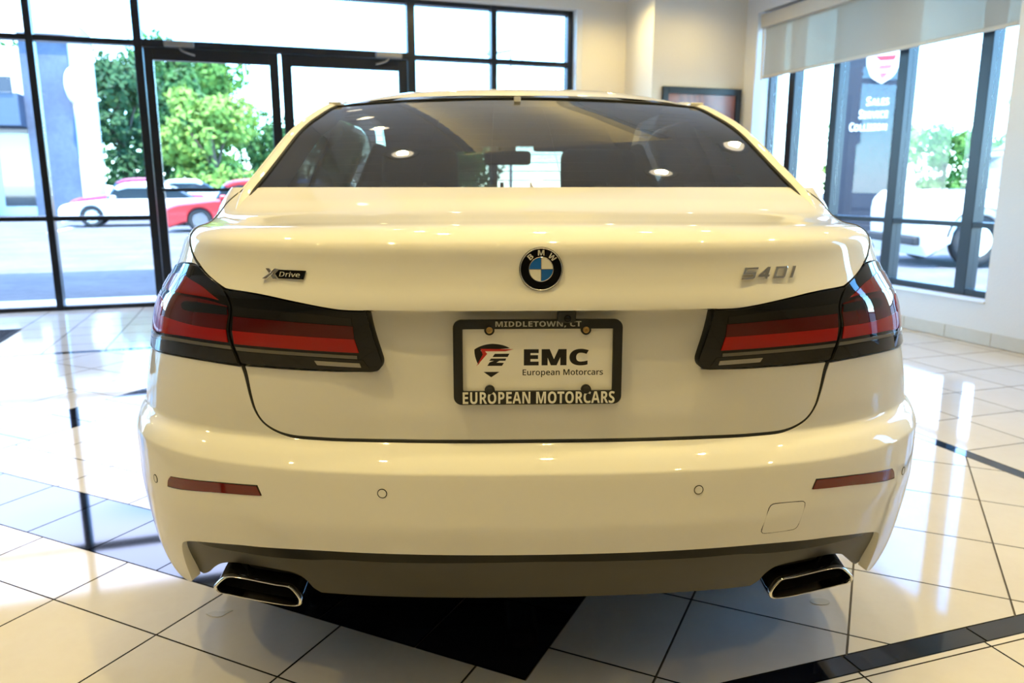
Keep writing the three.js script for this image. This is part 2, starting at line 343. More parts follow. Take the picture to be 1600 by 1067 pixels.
// glazing of the front wall: posts, rails, panes; two glazed doors in it
{
  const Z0 = -6.86, Z1 = -6.75, w = structure(inRoom(group('window_1')));
  const posts = [[-6.2, -6.14], [-5.22, -5.16], [-4.24, -4.18], [-3.27, -3.21], [-2.285, -2.225], [-1.43, -1.36], [1.065, 1.145], [1.94, 2.0], [2.785, 2.845]];
  for (const [a, b] of posts) mesh('post', box(a, b, 0, 2.945, Z0, Z1, 0.004), M.frame, w);
  const rail = (a, b, c, d) => mesh('rail', box(a, b, c, d, Z0 + 0.003, Z1 - 0.003, 0.004), M.frame, w);
  const pane = (a, b, c, d) => mesh('pane', box(a, b, c, d, -6.808, -6.802), M.pane, w);
  for (let i = 0; i + 1 < posts.length; i++) {
    const a = posts[i][1], b = posts[i + 1][0], door = i === 5;
    rail(a, b, 2.9, 2.945);
    if (door) { rail(a, b, 2.375, 2.44); pane(a, b, 2.44, 2.9); continue; }
    rail(a, b, 2.38, 2.428); rail(a, b, 0.822, 0.865); rail(a, b, 0, 0.04);
    pane(a, b, 2.428, 2.9); pane(a, b, 0.865, 2.38); pane(a, b, 0.04, 0.822);
  }
  mesh('sill_plate', box(2.845, 2.91, 0, 2.945, Z0, FRONT, 0.003), M.wallWhite, w);
  // doors: stiles, rails, pane, closer with arm, push bar
  const door = (n, a, b, ga, gb, hinge) => {
    const d = structure(inRoom(group('door_' + n))), x = (p, q, r, s, z0 = -6.835, z1 = -6.775) => box(p, q, r, s, z0, z1, 0.003);
    mesh('stile', x(a, ga, 0.012, 2.372), M.frame, d); mesh('stile', x(gb, b, 0.012, 2.372), M.frame, d);
    mesh('rail', x(ga, gb, 2.265, 2.372), M.frame, d); mesh('rail', x(ga, gb, 0.012, 0.27), M.frame, d);
    mesh('pane', box(ga, gb, 0.27, 2.265, -6.808, -6.802), M.pane, d);
    mesh('push_bar', [x(ga - 0.03, gb + 0.03, 1.085, 1.115, -6.73, -6.70), x(ga - 0.03, ga - 0.005, 1.08, 1.12, -6.78, -6.70), x(gb + 0.005, gb + 0.03, 1.08, 1.12, -6.78, -6.70)], M.frame, d);
    const c = hinge < 0 ? a + 0.18 : b - 0.32, cl = mesh('door_closer', box(c, c + 0.26, 2.375, 2.425, -6.75, -6.69, 0.012), M.alu, d);
    mesh('closer_arm', tube([V3(c + 0.13, 2.37, -6.71), V3(c + 0.13 - hinge * 0.03, 2.34, -6.70), V3(c + 0.13 - hinge * 0.13, 2.31, -6.72)], 0.009), M.alu, cl);
  };
  door(1, -1.355, -0.18, -1.28, -0.266, -1); door(2, -0.155, 1.06, -0.06, 0.975, 1);
}
// wooden door in the corner wall
{
  const d = structure(inRoom(group('door_3'), 0, 0, 0));
  const wood = woodMaterial(), z = -6.04;
  mesh('door_frame', [box(3.535, 3.60, 0, 2.13, z, z + 0.035, 0.004), box(4.40, 4.465, 0, 2.13, z, z + 0.035, 0.004), box(3.60, 4.40, 2.065, 2.13, z, z + 0.035, 0.004)], M.frame, d);
  mesh('door_leaf', box(3.602, 4.398, 0.01, 2.063, z, z + 0.02), wood, d);
  mesh('door_handle', [cyl(0.012, 0.06, V3(3.68, 1.0, z + 0.045), 'z'), box(3.675, 3.79, 0.99, 1.01, z + 0.06, z + 0.078, 0.006)], M.alu, d);
}
function woodMaterial() {
  const S = 256, d = new Uint8Array(S * S * 4);
  for (let y = 0; y < S; y++) for (let x = 0; x < S; x++) {
    const u = x / S, v = y / S, f = 0.5 + 0.5 * Math.sin(38 * u + 4 * Math.sin(6.28 * v) + 9 * Math.sin(5.1 * u + 1.3)), q = 0.5 + 0.5 * Math.sin(210 * u + 6 * Math.sin(6.28 * v * 2 + 9 * u)), k = clamp(0.55 * f + 0.2 * q + 0.2 * rnd(), 0, 1), i = (y * S + x) * 4;
    d[i] = lerp(112, 158, k); d[i + 1] = lerp(52, 84, k); d[i + 2] = lerp(26, 46, k); d[i + 3] = 255;
  }
  const t = new THREE.DataTexture(d, S, S); t.magFilter = THREE.LinearFilter; t.wrapS = t.wrapT = THREE.RepeatWrapping; t.repeat.set(1.25, 0.5); t.colorSpace = THREE.SRGBColorSpace; t.needsUpdate = true;
  return phy({ map: t, roughness: 0.35, clearcoat: 0.4, clearcoatRoughness: 0.15 });
}
// windows of the right wall
OP.forEach(([z0, z1], k) => {
  const X0 = 4.66, X1 = 4.77, w = structure(inRoom(group('window_' + (k + 2)))), n = Math.round((z1 - z0 - 0.4) / 0.78);
  const zs = k === 1 ? [z0, (z0 + z1) / 2, z1] : k ? [z0, z1] : [-5.46, -4.835, -4.05, -3.275];
  const full = k ? zs : [z0, ...zs, z1];
  const post = (a, b) => mesh('post', box(X0, X1, SILL, HEAD, a, b, 0.004), M.frame, w), rail = (a, b, c, d) => mesh('rail', box(X0 + 0.003, X1 - 0.003, c, d, a, b, 0.004), M.frame, w);
  if (k) { post(z0, z0 + 0.06); post(z1 - 0.06, z1); zs.slice(1, -1).forEach((z) => post(z - 0.045, z + 0.045)); } else { mesh('post', box(X0 + 0.02, X1, SILL, HEAD, z0, z0 + 0.02, 0.004), M.frame, w); zs.forEach((z, i) => post(z - [0.05, 0.045, 0.05, 0.05][i], z + [0.05, 0.045, 0.05, 0.05][i])); post(z1 - 0.05, z1); }
  for (let i = 0; i + 1 < full.length; i++) {
    const a = full[i] + 0.05, b = full[i + 1] - 0.05;
    if (b - a < 0.05) continue;
    rail(a, b, SILL, 0.362); rail(a, b, 0.828, 0.868); rail(a, b, HEAD - 0.05, HEAD);
    mesh('pane', box(4.712, 4.718, 0.362, 0.828, a, b), M.pane, w); mesh('pane', box(4.712, 4.718, 0.868, HEAD - 0.05, a, b), M.pane, w);
  }
  mesh('sill', box(RIGHT - 0.012, X0, SILL - 0.002, SILL + 0.012, z0 + 0.002, z1 - 0.002, 0.004), M.wallWhite, w);
});
// skirting of floor tile along the right wall
{
  const b = structure(inRoom(group('baseboard_right')));
  for (let z = -5.98; z < 1.2; z += 0.396) mesh('tile', box(RIGHT - 0.012, RIGHT, 0.002, 0.1, z + 0.002, z + 0.394, 0.003), M.baseTile, b);
}
// roller blind
{
  const cloth = phy({ color: lin(0.58, 0.53, 0.45), roughness: 0.68, transmission: 0.5, thickness: 0, specularIntensity: 0.1, bumpMap: noiseTexture(128, 0, 1, [64, 128], 8), bumpScale: 0.0004 });
  const rail = std({ color: lin(0.55, 0.5, 0.42), roughness: 0.5, metalness: 0.2 });
  const b = inRoom(group('roller_blind'), 4.545, 2.2, -4.37);
  tag(b, 'half lowered grey fabric roller blind in the window bay at right', 'blind');
  mesh('fabric', box(-0.001, 0.001, 0.03, 0.5, -1.4, 1.43), cloth, b);
  mesh('bottom_rail', box(-0.011, 0.011, 0.008, 0.036, -1.4, 1.43, 0.006), rail, b);
  mesh('cassette', box(-0.04, 0.07, 0.50, 0.63, -1.44, 1.455, 0.01), rail, b);
  mesh('side_channel', box(-0.012, 0.012, 0.0, 0.5, -1.44, -1.405, 0.004), M.wallWhite, b);
}
// recessed lamps: trim ring, glowing lens, a spot light just under it
const lampGlow = std({ color: lin(0.9, 0.85, 0.75), emissive: lin(1, 0.86, 0.6), emissiveIntensity: 12, roughness: 0.6 }), lampTrim = std({ color: lin(0.75, 0.74, 0.7), roughness: 0.4 });
const ringGeo = new THREE.LatheGeometry([[0.062, -0.004], [0.066, -0.008], [0.088, -0.008], [0.092, 0], [0.062, 0.0]].map((p) => new THREE.Vector2(...p)), 32), lensGeo = new THREE.CylinderGeometry(0.062, 0.062, 0.004, 32).translate(0, -0.002, 0);
function downlight(x, z, y, label, power = 1, angle = 60) {
  const g = inRoom(group('ceiling_light'), x, y, z);
  tag(g, label, 'ceiling light', 'recessed ceiling lights');
  mesh('trim_ring', ringGeo, lampTrim, g); mesh('lens', lensGeo, lampGlow, g);
  const s = new THREE.SpotLight(LAMP, LAMP_POWER * power, 0, angle * R, 0.75, 2);
  s.name = 'lamp'; s.position.set(0, -0.02, 0); s.target.position.set(0, -3, 0); s.castShadow = true; s.shadow.radius = 1.6; s.shadow.mapSize.set(1024, 1024);
  g.add(s, s.target);
}
const LROWS = [['along the front windows', -6.0, 3.05, [-5.4, -4.0, 1.3, 3.05], 0.6], ['in the cross beam over the car', -1.75, 3.05, [-2.7, -1.2, 0.1, 0.7, 1.4], 0.7], ['just behind the parked car', 0.4, CEIL, [-2.6, -1.2, 0.1, 1.3], 1.25], ['above the photographer', 2.2, CEIL, [-2.4, -0.8, 0.9], 0.45], ['in the rear soffit', 4.4, 3.05, [-4.6, -2.4, -0.3, 1.8], 0.4]];
const ORD = ['first', 'second', 'third', 'fourth', 'fifth', 'sixth'];
for (const [where, z, y, xs, f] of LROWS) xs.forEach((x, i) => downlight(x, z, y, `${ORD[i]} recessed light from the left in the row ${where}`, f, z < -5.5 ? 82 : 60));
[-4.6, -3.9, -3.2, -2.45].forEach((z, i) => downlight(0.12, z, 3.05, `${ORD[i]} recessed light from the front in the narrow long beam`, 0.5));
[-4.4, -2.1, -0.1, 1.9, 4.2].forEach((z, i) => { downlight(2.05, z, 3.05, `${ORD[i]} recessed light from the front along the right beam edge`, 0.8); downlight(-4.6, z, 3.05, `${ORD[i]} recessed light from the front along the left side`); });
[-5.45, -3.9, -2.35].forEach((z, i) => downlight(3.8, z, 3.05, `${ORD[i]} recessed light from the front beside the roller blind`, [0.36, 0.5, 0.7][i], [82, 70, 70][i]));
// cove strips on the lips of the long ceiling tray, shining up into it
RectAreaLightUniformsLib.init();
for (const [x, side] of [[0.49, 'left'], [1.71, 'right']]) {
  const g = inRoom(group('cove_light'), x, 3.10, -3.95);
  tag(g, `warm cove strip along the ${side} edge of the ceiling tray`, 'ceiling light');
  mesh('tray_lip', box(-0.03, 0.03, -0.05, -0.02, -1.6, 1.6), M.soffit, g);
  mesh('strip_lens', box(-0.02, 0.02, -0.02, -0.01, -1.58, 1.58), std({ color: lin(0.9, 0.8, 0.6), emissive: lin(1, 0.78, 0.4), emissiveIntensity: 2, roughness: 0.6 }), g);
  const l = new THREE.RectAreaLight(LAMP, 42, 0.04, 3.1); l.name = 'cove_lamp'; l.rotation.x = Math.PI / 2; l.position.y = -0.005; g.add(l);
}
// black entrance mat by the left windows
{
  const m = inRoom(mesh('floor_mat', [box(-0.65, 0.65, 0, 0.008, -0.7, 0.7, 0.003), ...Array.from({ length: 24 }, (_, k) => box(-0.62, 0.62, 0.008, 0.0105, -0.66 + k * 0.056, -0.63 + k * 0.056))], std({ color: lin(0.008, 0.009, 0.012), roughness: 0.95 })), -2.98, 0.001, -5.07);
  tag(m, 'black ribbed entrance mat on the floor at the left edge', 'mat');
}

// ---------------------------------------------------------------- the car
// Body surface: s runs round the car from the middle of the tail (0) to the sides, v runs up the tail and on over the boot lid.
const paint = phy({ color: lin(0.80, 0.785, 0.75), roughness: 0.5, specularIntensity: 0.3, clearcoat: 1, clearcoatRoughness: 0.012 });
const C = {
  paint,
  gloss: phy({ color: lin(0.004, 0.004, 0.005), roughness: 0.03, ior: 1.38 }),
  trim: phy({ color: lin(0.003, 0.003, 0.003), roughness: 0.22, ior: 1.3 }),
  smoke: phy({ color: lin(0.010, 0.0085, 0.0075), roughness: 0.03, ior: 1.38 }),
  red: phy({ color: lin(0.27, 0.005, 0.003), roughness: 0.03, ior: 1.4 }),
  redMid: phy({ color: lin(0.15, 0.006, 0.004), roughness: 0.03, ior: 1.4 }),
  redDark: phy({ color: lin(0.06, 0.002, 0.002), roughness: 0.03, ior: 1.4 }),
  reflector: phy({ color: lin(0.13, 0.006, 0.004), roughness: 0.06 }),
  strip: phy({ color: lin(0.10, 0.09, 0.075), roughness: 0.08 }),
  clear: phy({ color: lin(0.24, 0.225, 0.2), roughness: 0.2, metalness: 0.4, clearcoat: 1, clearcoatRoughness: 0.02 }),
  plastic: std({ color: lin(0.03, 0.027, 0.023), roughness: 0.42 }),
  rubber: std({ color: lin(0.012, 0.012, 0.012), roughness: 0.75 }),
  chrome: std({ color: lin(0.88, 0.87, 0.85), roughness: 0.05, metalness: 1 }),
  satin: std({ color: lin(0.62, 0.62, 0.62), roughness: 0.25, metalness: 1 }),
  glass: phy({ color: lin(0.20, 0.196, 0.18), roughness: 0, transmission: 1, thickness: 0, ior: 1.7 }),
  windscreen: phy({ color: lin(0.8, 0.83, 0.8), roughness: 0, transmission: 1, thickness: 0, ior: 1.5 }),
  cabin: std({ color: lin(0.02, 0.018, 0.016), roughness: 0.7 }),
  leather: std({ color: lin(0.03, 0.022, 0.016), roughness: 0.5 }),
  headliner: std({ color: lin(0.10, 0.10, 0.105), roughness: 0.95 }),
  tyre: std({ color: lin(0.015, 0.015, 0.015), roughness: 0.85 }),
  wire: std({ color: lin(0.10, 0.06, 0.03), roughness: 0.5, metalness: 0.4 }),
};
const W0 = 0.934, D0 = 0.62, NE = 2.65;
const planT = (() => { const xs = [], zs = [], ls = []; let l = 0; for (let i = 0; i <= 6000; i++) { const t = (i / 6000) ** 1.25 * Math.PI / 2, x = W0 * Math.sin(t) ** (2 / NE), z = -D0 * (1 - Math.max(0, Math.cos(t)) ** (2 / NE)); if (i) l += Math.hypot(x - xs[i - 1], z - zs[i - 1]); xs.push(x); zs.push(z); ls.push(l); } return { xs, zs, ls }; })();
const SMAX = planT.ls[6000];
function plan(s) {
  const a = Math.abs(s), { xs, zs, ls } = planT;
  if (a >= SMAX) return [Math.sign(s) * W0, -D0 - (a - SMAX)];
  let lo = 0, hi = 6000; while (hi - lo > 1) { const m = (lo + hi) >> 1; if (ls[m] <= a) lo = m; else hi = m; }
  const t = (a - ls[lo]) / (ls[hi] - ls[lo] || 1);
  return [Math.sign(s) * lerp(xs[lo], xs[hi], t), lerp(zs[lo], zs[hi], t)];
}
// v, height, depth, half width, share of the plan curve, crown
const PROFILE = [
  [0.20, 0.20, -0.10, 0.88, 1, 0], [0.28, 0.28, -0.062, 0.917, 1, 0], [0.34, 0.34, -0.042, 0.926, 1, 0], [0.40, 0.40, -0.026, 0.929, 1, 0], [0.455, 0.455, -0.012, 0.930, 1, 0], [0.52, 0.52, 0, 0.930, 1, 0],
  [0.60, 0.60, 0, 0.931, 1, 0], [0.6185, 0.6185, -0.0008, 0.931, 1, 0], [0.6235, 0.6235, -0.0045, 0.931, 1, 0], [0.640, 0.640, -0.020, 0.930, 1, 0], [0.644, 0.644, -0.025, 0.930, 1, 0], [0.664, 0.664, -0.056, 0.929, 1, 0],
  [0.72, 0.72, -0.047, 0.916, 1, 0], [0.80, 0.80, -0.036, 0.892, 1, 0], [0.90, 0.90, -0.029, 0.864, 1, 0], [0.925, 0.925, -0.0275, 0.846, 1, 0], [0.94, 0.94, -0.0295, 0.836, 1, 0], [0.965, 0.965, -0.0345, 0.822, 1, 0], [1.00, 1.00, -0.0375, 0.806, 1, 0],
  [1.025, 1.025, -0.0365, 0.798, 1, 0.002], [1.038, 1.038, -0.040, 0.794, 1, 0.005], [1.055, 1.055, -0.065, 0.79, 1, 0.009], [1.070, 1.066, -0.102, 0.788, 1, 0.013], [1.10, 1.073, -0.16, 0.788, 0.98, 0.017], [1.20, 1.086, -0.27, 0.79, 0.84, 0.017], [1.35, 1.113, -0.42, 0.775, 0.50, 0.010], [1.50, 1.136, -0.56, 0.75, 0.22, 0]];
const prof = (k, sg) => soft(pchip(PROFILE.map((r) => r[0]), PROFILE.map((r) => r[k])), 0.15, 1.55, sg, 2400);
const PY = prof(1, 0.002), PZ = prof(2, 0.0022), PW = prof(3, 0.02), PD = prof(4, 0.02), PC = prof(5, 0.012);
const WS = soft(pchip([0.2, 0.3, 0.5, 0.7, 0.85, 0.95, 1.0, 1.1, 1.3, 1.5], [0.84, 0.89, 0.925, 0.932, 0.925, 0.905, 0.885, 0.86, 0.825, 0.79]), 0.15, 1.55, 0.02);
const YS = soft(pchip([0.2, 0.9, 1.0, 1.1, 1.3, 1.5], [0.2, 0.9, 0.965, 0.98, 1.0, 1.015]), 0.15, 1.55, 0.01);
const smoothstep = (a, b, x) => { const t = clamp((x - a) / (b - a), 0, 1); return t * t * (3 - 2 * t); };
const NOSE = SMAX + 3.62;                                 // where the sides turn in to the nose
function body(s, v) {
  const [px, pz] = plan(s), a = Math.abs(s), f = smoothstep(SMAX - 0.1, SMAX + 0.75, a), k = Math.min(a, 1.2) / 0.95;
  let w = lerp(PW(v), WS(v), f), y = lerp(PY(v) - PC(v) * k * k, YS(v), f), z = pz * PD(v) + PZ(v);
  if (a > NOSE) { const q = clamp((a - NOSE) / 0.7, 0, 1); w *= 1 - 0.22 * q * q; y -= 0.1 * q * q * smoothstep(0.6, 1, v); }
  if (a > SMAX + 2.6) y -= 0.10 * smoothstep(SMAX + 2.6, SMAX + 4.2, a) * smoothstep(0.7, 1.0, v);
  return V3(px * w / W0, y, z);
}
const sAt = (z) => SMAX + (-z - D0);                      // s of a place on the side
const mirror = (p) => p.map(([s, v]) => [-s, v]);
const car = group('sedan', scene, V3(0, 0, 0));
tag(car, 'white four-door sedan seen from behind, parked on the tiled floor', 'car');
const both = (name, outline, mat, opt, parent = car, fn = body) => [1, -1].map((k) => mesh(name, patch(fn, k > 0 ? outline : mirror(outline), opt), mat, parent));

// -- boot lid: upper face with deck, recessed lower face, underside of the lip
const lidGap = [[0.690, 0.9475], [0.735, 0.960], [0.78, 0.9745], [0.806, 0.984], [0.832, 0.993], [0.86, 1.005], [0.886, 1.020], [0.92, 1.045], [0.945, 1.07], [0.962, 1.12], [0.968, 1.20], [0.965, 1.30], [0.957, 1.42], [0.95, 1.50]];
const lampTop = [[0.347, 0.9185], [0.405, 0.9195], [0.513, 0.9325], [0.60, 0.9425], [0.690, 0.9475]];
const lidSide = [[0.603, 0.803], [0.594, 0.785], [0.577, 0.742], [0.563, 0.712], [0.545, 0.690], [0.521, 0.6765], [0.49, 0.6685], [0.42, 0.6665], [0.30, 0.667], [0, 0.667]];
{
  const half = path([[0, 0.9195]], [[0.347, 0.9195]], smooth(lampTop).slice(1), smooth(lidGap), [[0, 1.50]]);
  const up = path(half, mirror(half).reverse());
  const rec = pchip([0.60, 0.70, 0.80, 0.86, 0.90, 0.912, 0.93], [0, 0.006, 0.02, 0.03, 0.041, 0.045, 0.045]), gain = (s) => lerp(0.22, 1, 1 - smoothstep(0.26, 0.42, Math.abs(s)));
  const low = (s, v) => { const p = body(s, v), [, pz] = plan(s); return p.add(V3(0, 0, -rec(v) * gain(s))); };
  const lowHalf = path([[0, 0.913]], [[0.352, 0.913]], [[0.318, 0.822], [0.318, 0.800]], [[0.40, 0.8]], [[0.603, 0.8]], smooth(lidSide).slice(1));
  const lo = path(lowHalf, mirror(lowHalf).reverse());
  const lip = sheet((u, t) => { const s = lerp(-0.352, 0.352, u), a = body(s, 0.9195), b = low(s, 0.913); return a.lerp(b, t); }, 40, 4, true);
  mesh('trunk_lid', [patch(body, up, { step: 0.010, skirt: 0.02, rows: [1.030, 1.033, 1.036, 1.039, 1.042, 1.045, 1.048, 1.052, 1.056, 1.061, 1.066] }), patch(low, lo, { step: 0.012, skirt: 0.03 }), lip], C.paint, car);
  // -- plate with its frame, screws and lettering
  const plate = group('license_plate', car, V3(-0.006, 0.8205, -0.052));
  plate.rotation.x = -0.03;
  mesh('plate', box(-0.150, 0.150, -0.073, 0.075, -0.001, 0.001, 0.0008), plateMaterial(), plate);
  const HW = 0.1545, HH = 0.0785, IW = 0.1395, rr0 = 0.014;
  const rounded = (w, t, b, r) => { const p = []; for (const [cx, cy, a] of [[w - r, t - r, 0], [-w + r, t - r, 90], [-w + r, b + r, 180], [w - r, b + r, 270]]) for (let k = 0; k <= 6; k++) p.push([cx + r * Math.cos((a + k * 15) * R), cy + r * Math.sin((a + k * 15) * R)]); return p; };
  mesh('plate_frame', [extrude(rounded(HW, HH, -HH, rr0), 0.006, 0.0012, [rounded(IW, 0.0635, -0.0555, 0.003).reverse()]).translate(0, 0, 0.0015),
    ...[[-0.089, 0.0635], [0.088, 0.0635], [-0.089, -0.0555], [0.09, -0.0555]].map(([x, y]) => cyl(0.0095, 0.0072, V3(x, y + (y > 0 ? -0.003 : 0.003), 0.005), 'z'))], std({ color: lin(0.0035, 0.0033, 0.003), roughness: 0.5 }), plate);
  const white = std({ color: lin(0.78, 0.76, 0.68), roughness: 0.45 }), grey = std({ color: lin(0.42, 0.41, 0.37), roughness: 0.45 });
  mesh('frame_lettering', text('MIDDLETOWN, CT', 0.157, 0.0115, 0.0012).translate(-0.078, 0.0652, 0.0085), grey, plate);
  mesh('frame_lettering', text('EUROPEAN MOTORCARS', 0.282, 0.0225, 0.0014).translate(-0.139, -0.0775, 0.0085), white, plate);
  const brass = std({ color: lin(0.55, 0.36, 0.14), roughness: 0.3, metalness: 1 });
  for (const x of [-0.089, 0.088]) mesh('screw', [cyl(0.006, 0.003, V3(x, 0.0605, 0.0095), 'z'), new THREE.TorusGeometry(0.0042, 0.0012, 8, 20).translate(x, 0.0605, 0.011)], brass, plate);
  for (const x of [-0.089, 0.09]) mesh('screw_cap', new THREE.SphereGeometry(0.0075, 16, 10, 0, 6.3, 0, 1.6).rotateX(Math.PI / 2).scale(1, 1, 0.5).translate(x, -0.0525, 0.0085), C.rubber, plate);
  // -- camera under the lip
  const cam = mesh('reversing_camera', box(0.029, 0.062, 0.896, 0.921, -0.06, -0.03, 0.006), C.rubber, car);
  mesh('camera_lens', [cyl(0.0065, 0.004, V3(0.046, 0.905, -0.029), 'z'), new THREE.SphereGeometry(0.0045, 16, 8).scale(1, 1, 0.4).translate(0.046, 0.905, -0.027)], C.gloss, cam);
}
function plateMaterial() {
  const W = 1200, H = 600, c = document.createElement('canvas'); c.width = W; c.height = H;
  const g = c.getContext('2d');
  g.fillStyle = '#f2efe6'; g.fillRect(0, 0, W, H);
  // shown part of the plate: x 44..1156, y 46..530
  const X = (u) => 44 + u * 1112, Y = (v) => 46 + v * 484, poly = (pts, fill) => { g.fillStyle = fill; g.beginPath(); pts.forEach(([u, v], i) => (i ? g.lineTo(X(u), Y(v)) : g.moveTo(X(u), Y(v)))); g.closePath(); g.fill(); };
  const K = '#14100e', RED = '#b3261d';
  g.fillStyle = K; g.beginPath();                                            // shield
  g.moveTo(X(0.08), Y(0.335)); g.quadraticCurveTo(X(0.13), Y(0.255), X(0.20), Y(0.248)); g.quadraticCurveTo(X(0.275), Y(0.255), X(0.315), Y(0.32));
  g.lineTo(X(0.12), Y(0.35)); g.lineTo(X(0.15), Y(0.42)); g.lineTo(X(0.105), Y(0.575)); g.quadraticCurveTo(X(0.078), Y(0.45), X(0.08), Y(0.335)); g.fill();
  poly([[0.12, 0.325], [0.34, 0.335], [0.285, 0.365], [0.15, 0.365], [0.165, 0.405], [0.092, 0.60], [0.135, 0.415]], RED);
  poly([[0.215, 0.405], [0.312, 0.405], [0.30, 0.455], [0.20, 0.455]], K);
  poly([[0.19, 0.48], [0.29, 0.48], [0.285, 0.515], [0.245, 0.515], [0.225, 0.545], [0.275, 0.55], [0.262, 0.595], [0.165, 0.595], [0.18, 0.54], [0.21, 0.515], [0.178, 0.515]], K);
  poly([[0.14, 0.69], [0.245, 0.69], [0.19, 0.775]], K);
  g.fillStyle = K; g.textBaseline = 'alphabetic';
  const put = (s, font, u, v, wide, heavy) => { g.save(); g.font = font; const w = g.measureText(s).width; g.translate(X(u), Y(v)); g.scale(wide * 1112 / w, 1); g.fillText(s, 0, 0); g.strokeStyle = K; g.lineWidth = heavy; g.strokeText(s, 0, 0); g.restore(); };
  put('EMC', 'bold 160px sans-serif', 0.395, 0.582, 0.445, 9);
  put('European Motorcars', '60px sans-serif', 0.395, 0.745, 0.545, 1.5);
  const t = new THREE.CanvasTexture(c); t.colorSpace = THREE.SRGBColorSpace;
  t.repeat.set(1 / 0.300, 1 / 0.148); t.offset.set(0.5, 0.073 / 0.148); t.wrapS = t.wrapT = THREE.ClampToEdgeWrapping;
  return std({ map: t, roughness: 0.35 });
}
// a piece set on the body: builds at the origin facing +z, then laid on the surface at (s, v)
function laid(name, geos, mat, s, v, out, parent = car) {
  const g = mesh(name, geos, mat, parent), n = surfaceNormal(body, s, v, 0.004), p = body(s, v).addScaledVector(n, out), x = V3(0, 1, 0).cross(n).normalize(), y = n.clone().cross(x);
  g.applyMatrix4(new THREE.Matrix4().makeBasis(x, y, n).setPosition(p));
  return g;
}
{
  // -- round emblem
  const silver = std({ color: lin(0.5, 0.49, 0.46), roughness: 0.4 }), blue = phy({ color: lin(0.01, 0.11, 0.42), roughness: 0.25, clearcoat: 1 }), pale = phy({ color: lin(0.74, 0.72, 0.64), roughness: 0.25, clearcoat: 1 });
  const e = laid('emblem', new THREE.LatheGeometry([[0, 0], [0.0385, 0], [0.0392, 0.002], [0.0385, 0.0035], [0.0365, 0.004], [0, 0.0045]].map((p) => new THREE.Vector2(...p)), 64).rotateX(Math.PI / 2), C.gloss, -0.0025, 0.9935, 0.0005);
  mesh('emblem_ring', [new THREE.TorusGeometry(0.0372, 0.0011, 10, 72).translate(0, 0, 0.004), new THREE.TorusGeometry(0.0215, 0.0007, 8, 64).translate(0, 0, 0.0052), box(-0.0213, 0.0213, -0.0004, 0.0004, 0.005, 0.0056), box(-0.0004, 0.0004, -0.0213, 0.0213, 0.005, 0.0056)], C.satin, e);
  for (let k = 0; k < 4; k++) { const q = new THREE.CircleGeometry(0.0213, 20, k * Math.PI / 2, Math.PI / 2); mesh('emblem_field', extrude([[0, 0], ...Array.from({ length: 13 }, (_, i) => [0.0213 * Math.cos((k + i / 12) * Math.PI / 2), 0.0213 * Math.sin((k + i / 12) * Math.PI / 2)])], 0.0012).translate(0, 0, 0.004), k % 2 ? blue : pale, e); }
  ['B', 'M', 'W'].forEach((ch, i) => { const w = [0.0085, 0.0115, 0.014][i]; mesh('emblem_letter', text(ch, w, 0.0095, 0.001).translate(-w / 2, -0.0047, 0).translate(0, 0.0291, 0.0042).rotateZ([41, 0, -43][i] * R), silver, e); });
  // -- model badge of four slanted chrome characters
  const sl = 0.42, H = 0.0215, T = 0.0036, bar = (pts) => extrude(pts.map(([x, y]) => [x + y * sl, y]), 0.003, 0.0009);
  const glyphs = [
    [[[0, 0], [0.024, 0], [0.0275, 0.003], [0.0275, 0.0128], [0.0045, 0.0128], [0.0045, H - T], [0.0285, H - T], [0.0285, H], [0, H], [0, 0.0094], [0.0228, 0.0094], [0.0228, T], [0, T]], 0],
    [[[0.0, 0.0035], [0.0155, 0.0035], [0.0155, 0], [0.0205, 0], [0.0205, 0.0035], [0.0235, 0.0035], [0.0235, 0.0075], [0.0205, 0.0075], [0.0205, H], [0.0145, H], [0, 0.0075]], 0.0345, [[0.0155, 0.0075], [0.0155, 0.0155], [0.0065, 0.0075]]],
    [[[0, 0], [0.0225, 0], [0.0255, 0.0025], [0.0255, H - 0.0025], [0.0235, H], [0, H]], 0.068, [[0.0048, T], [0.0048, H - T], [0.0205, H - T], [0.0205, T]]],
    [[[0, 0], [0.0058, 0], [0.0058, H], [0, H]], 0.105],
  ];
  const b = laid('badge', glyphs.map(([o, x, h]) => { const sh = (p) => p.map(([a, y]) => [a + y * sl, y]); return extrude(sh(o), 0.0026, 0.0007, h ? [sh(h)] : []).translate(x - 0.058, -H / 2, 0); }), C.chrome, 0.487, 0.9805, 0.0008);
  b.userData.label = 'slanted chrome 540i lettering';
  // -- all-wheel-drive badge: crossed silver blades and a black plaque
  const q = laid('badge', [extrude([[-0.012, -0.0075], [0.040, -0.0075], [0.044, 0.0075], [-0.012, 0.0075], [-0.019, 0]], 0.0022, 0.0006)], C.gloss, -0.5455, 0.979, 0.0008);
  q.userData.label = 'small black plaque with silver xDrive lettering';
  mesh('badge_blade', [extrude([[-0.046, -0.0095], [-0.037, -0.0095], [-0.014, 0.0095], [-0.021, 0.0095], [-0.030, 0.001]], 0.0036, 0.0007), extrude([[-0.040, 0.0095], [-0.033, 0.0095], [-0.0155, -0.0095], [-0.023, -0.0095], [-0.030, -0.001]], 0.0026, 0.0007)], C.chrome, q);
  mesh('badge_lettering', text('Drive', 0.043, 0.0092, 0.001, regular, 0.2).translate(-0.010, -0.0046, 0.0026), silver, q);
}
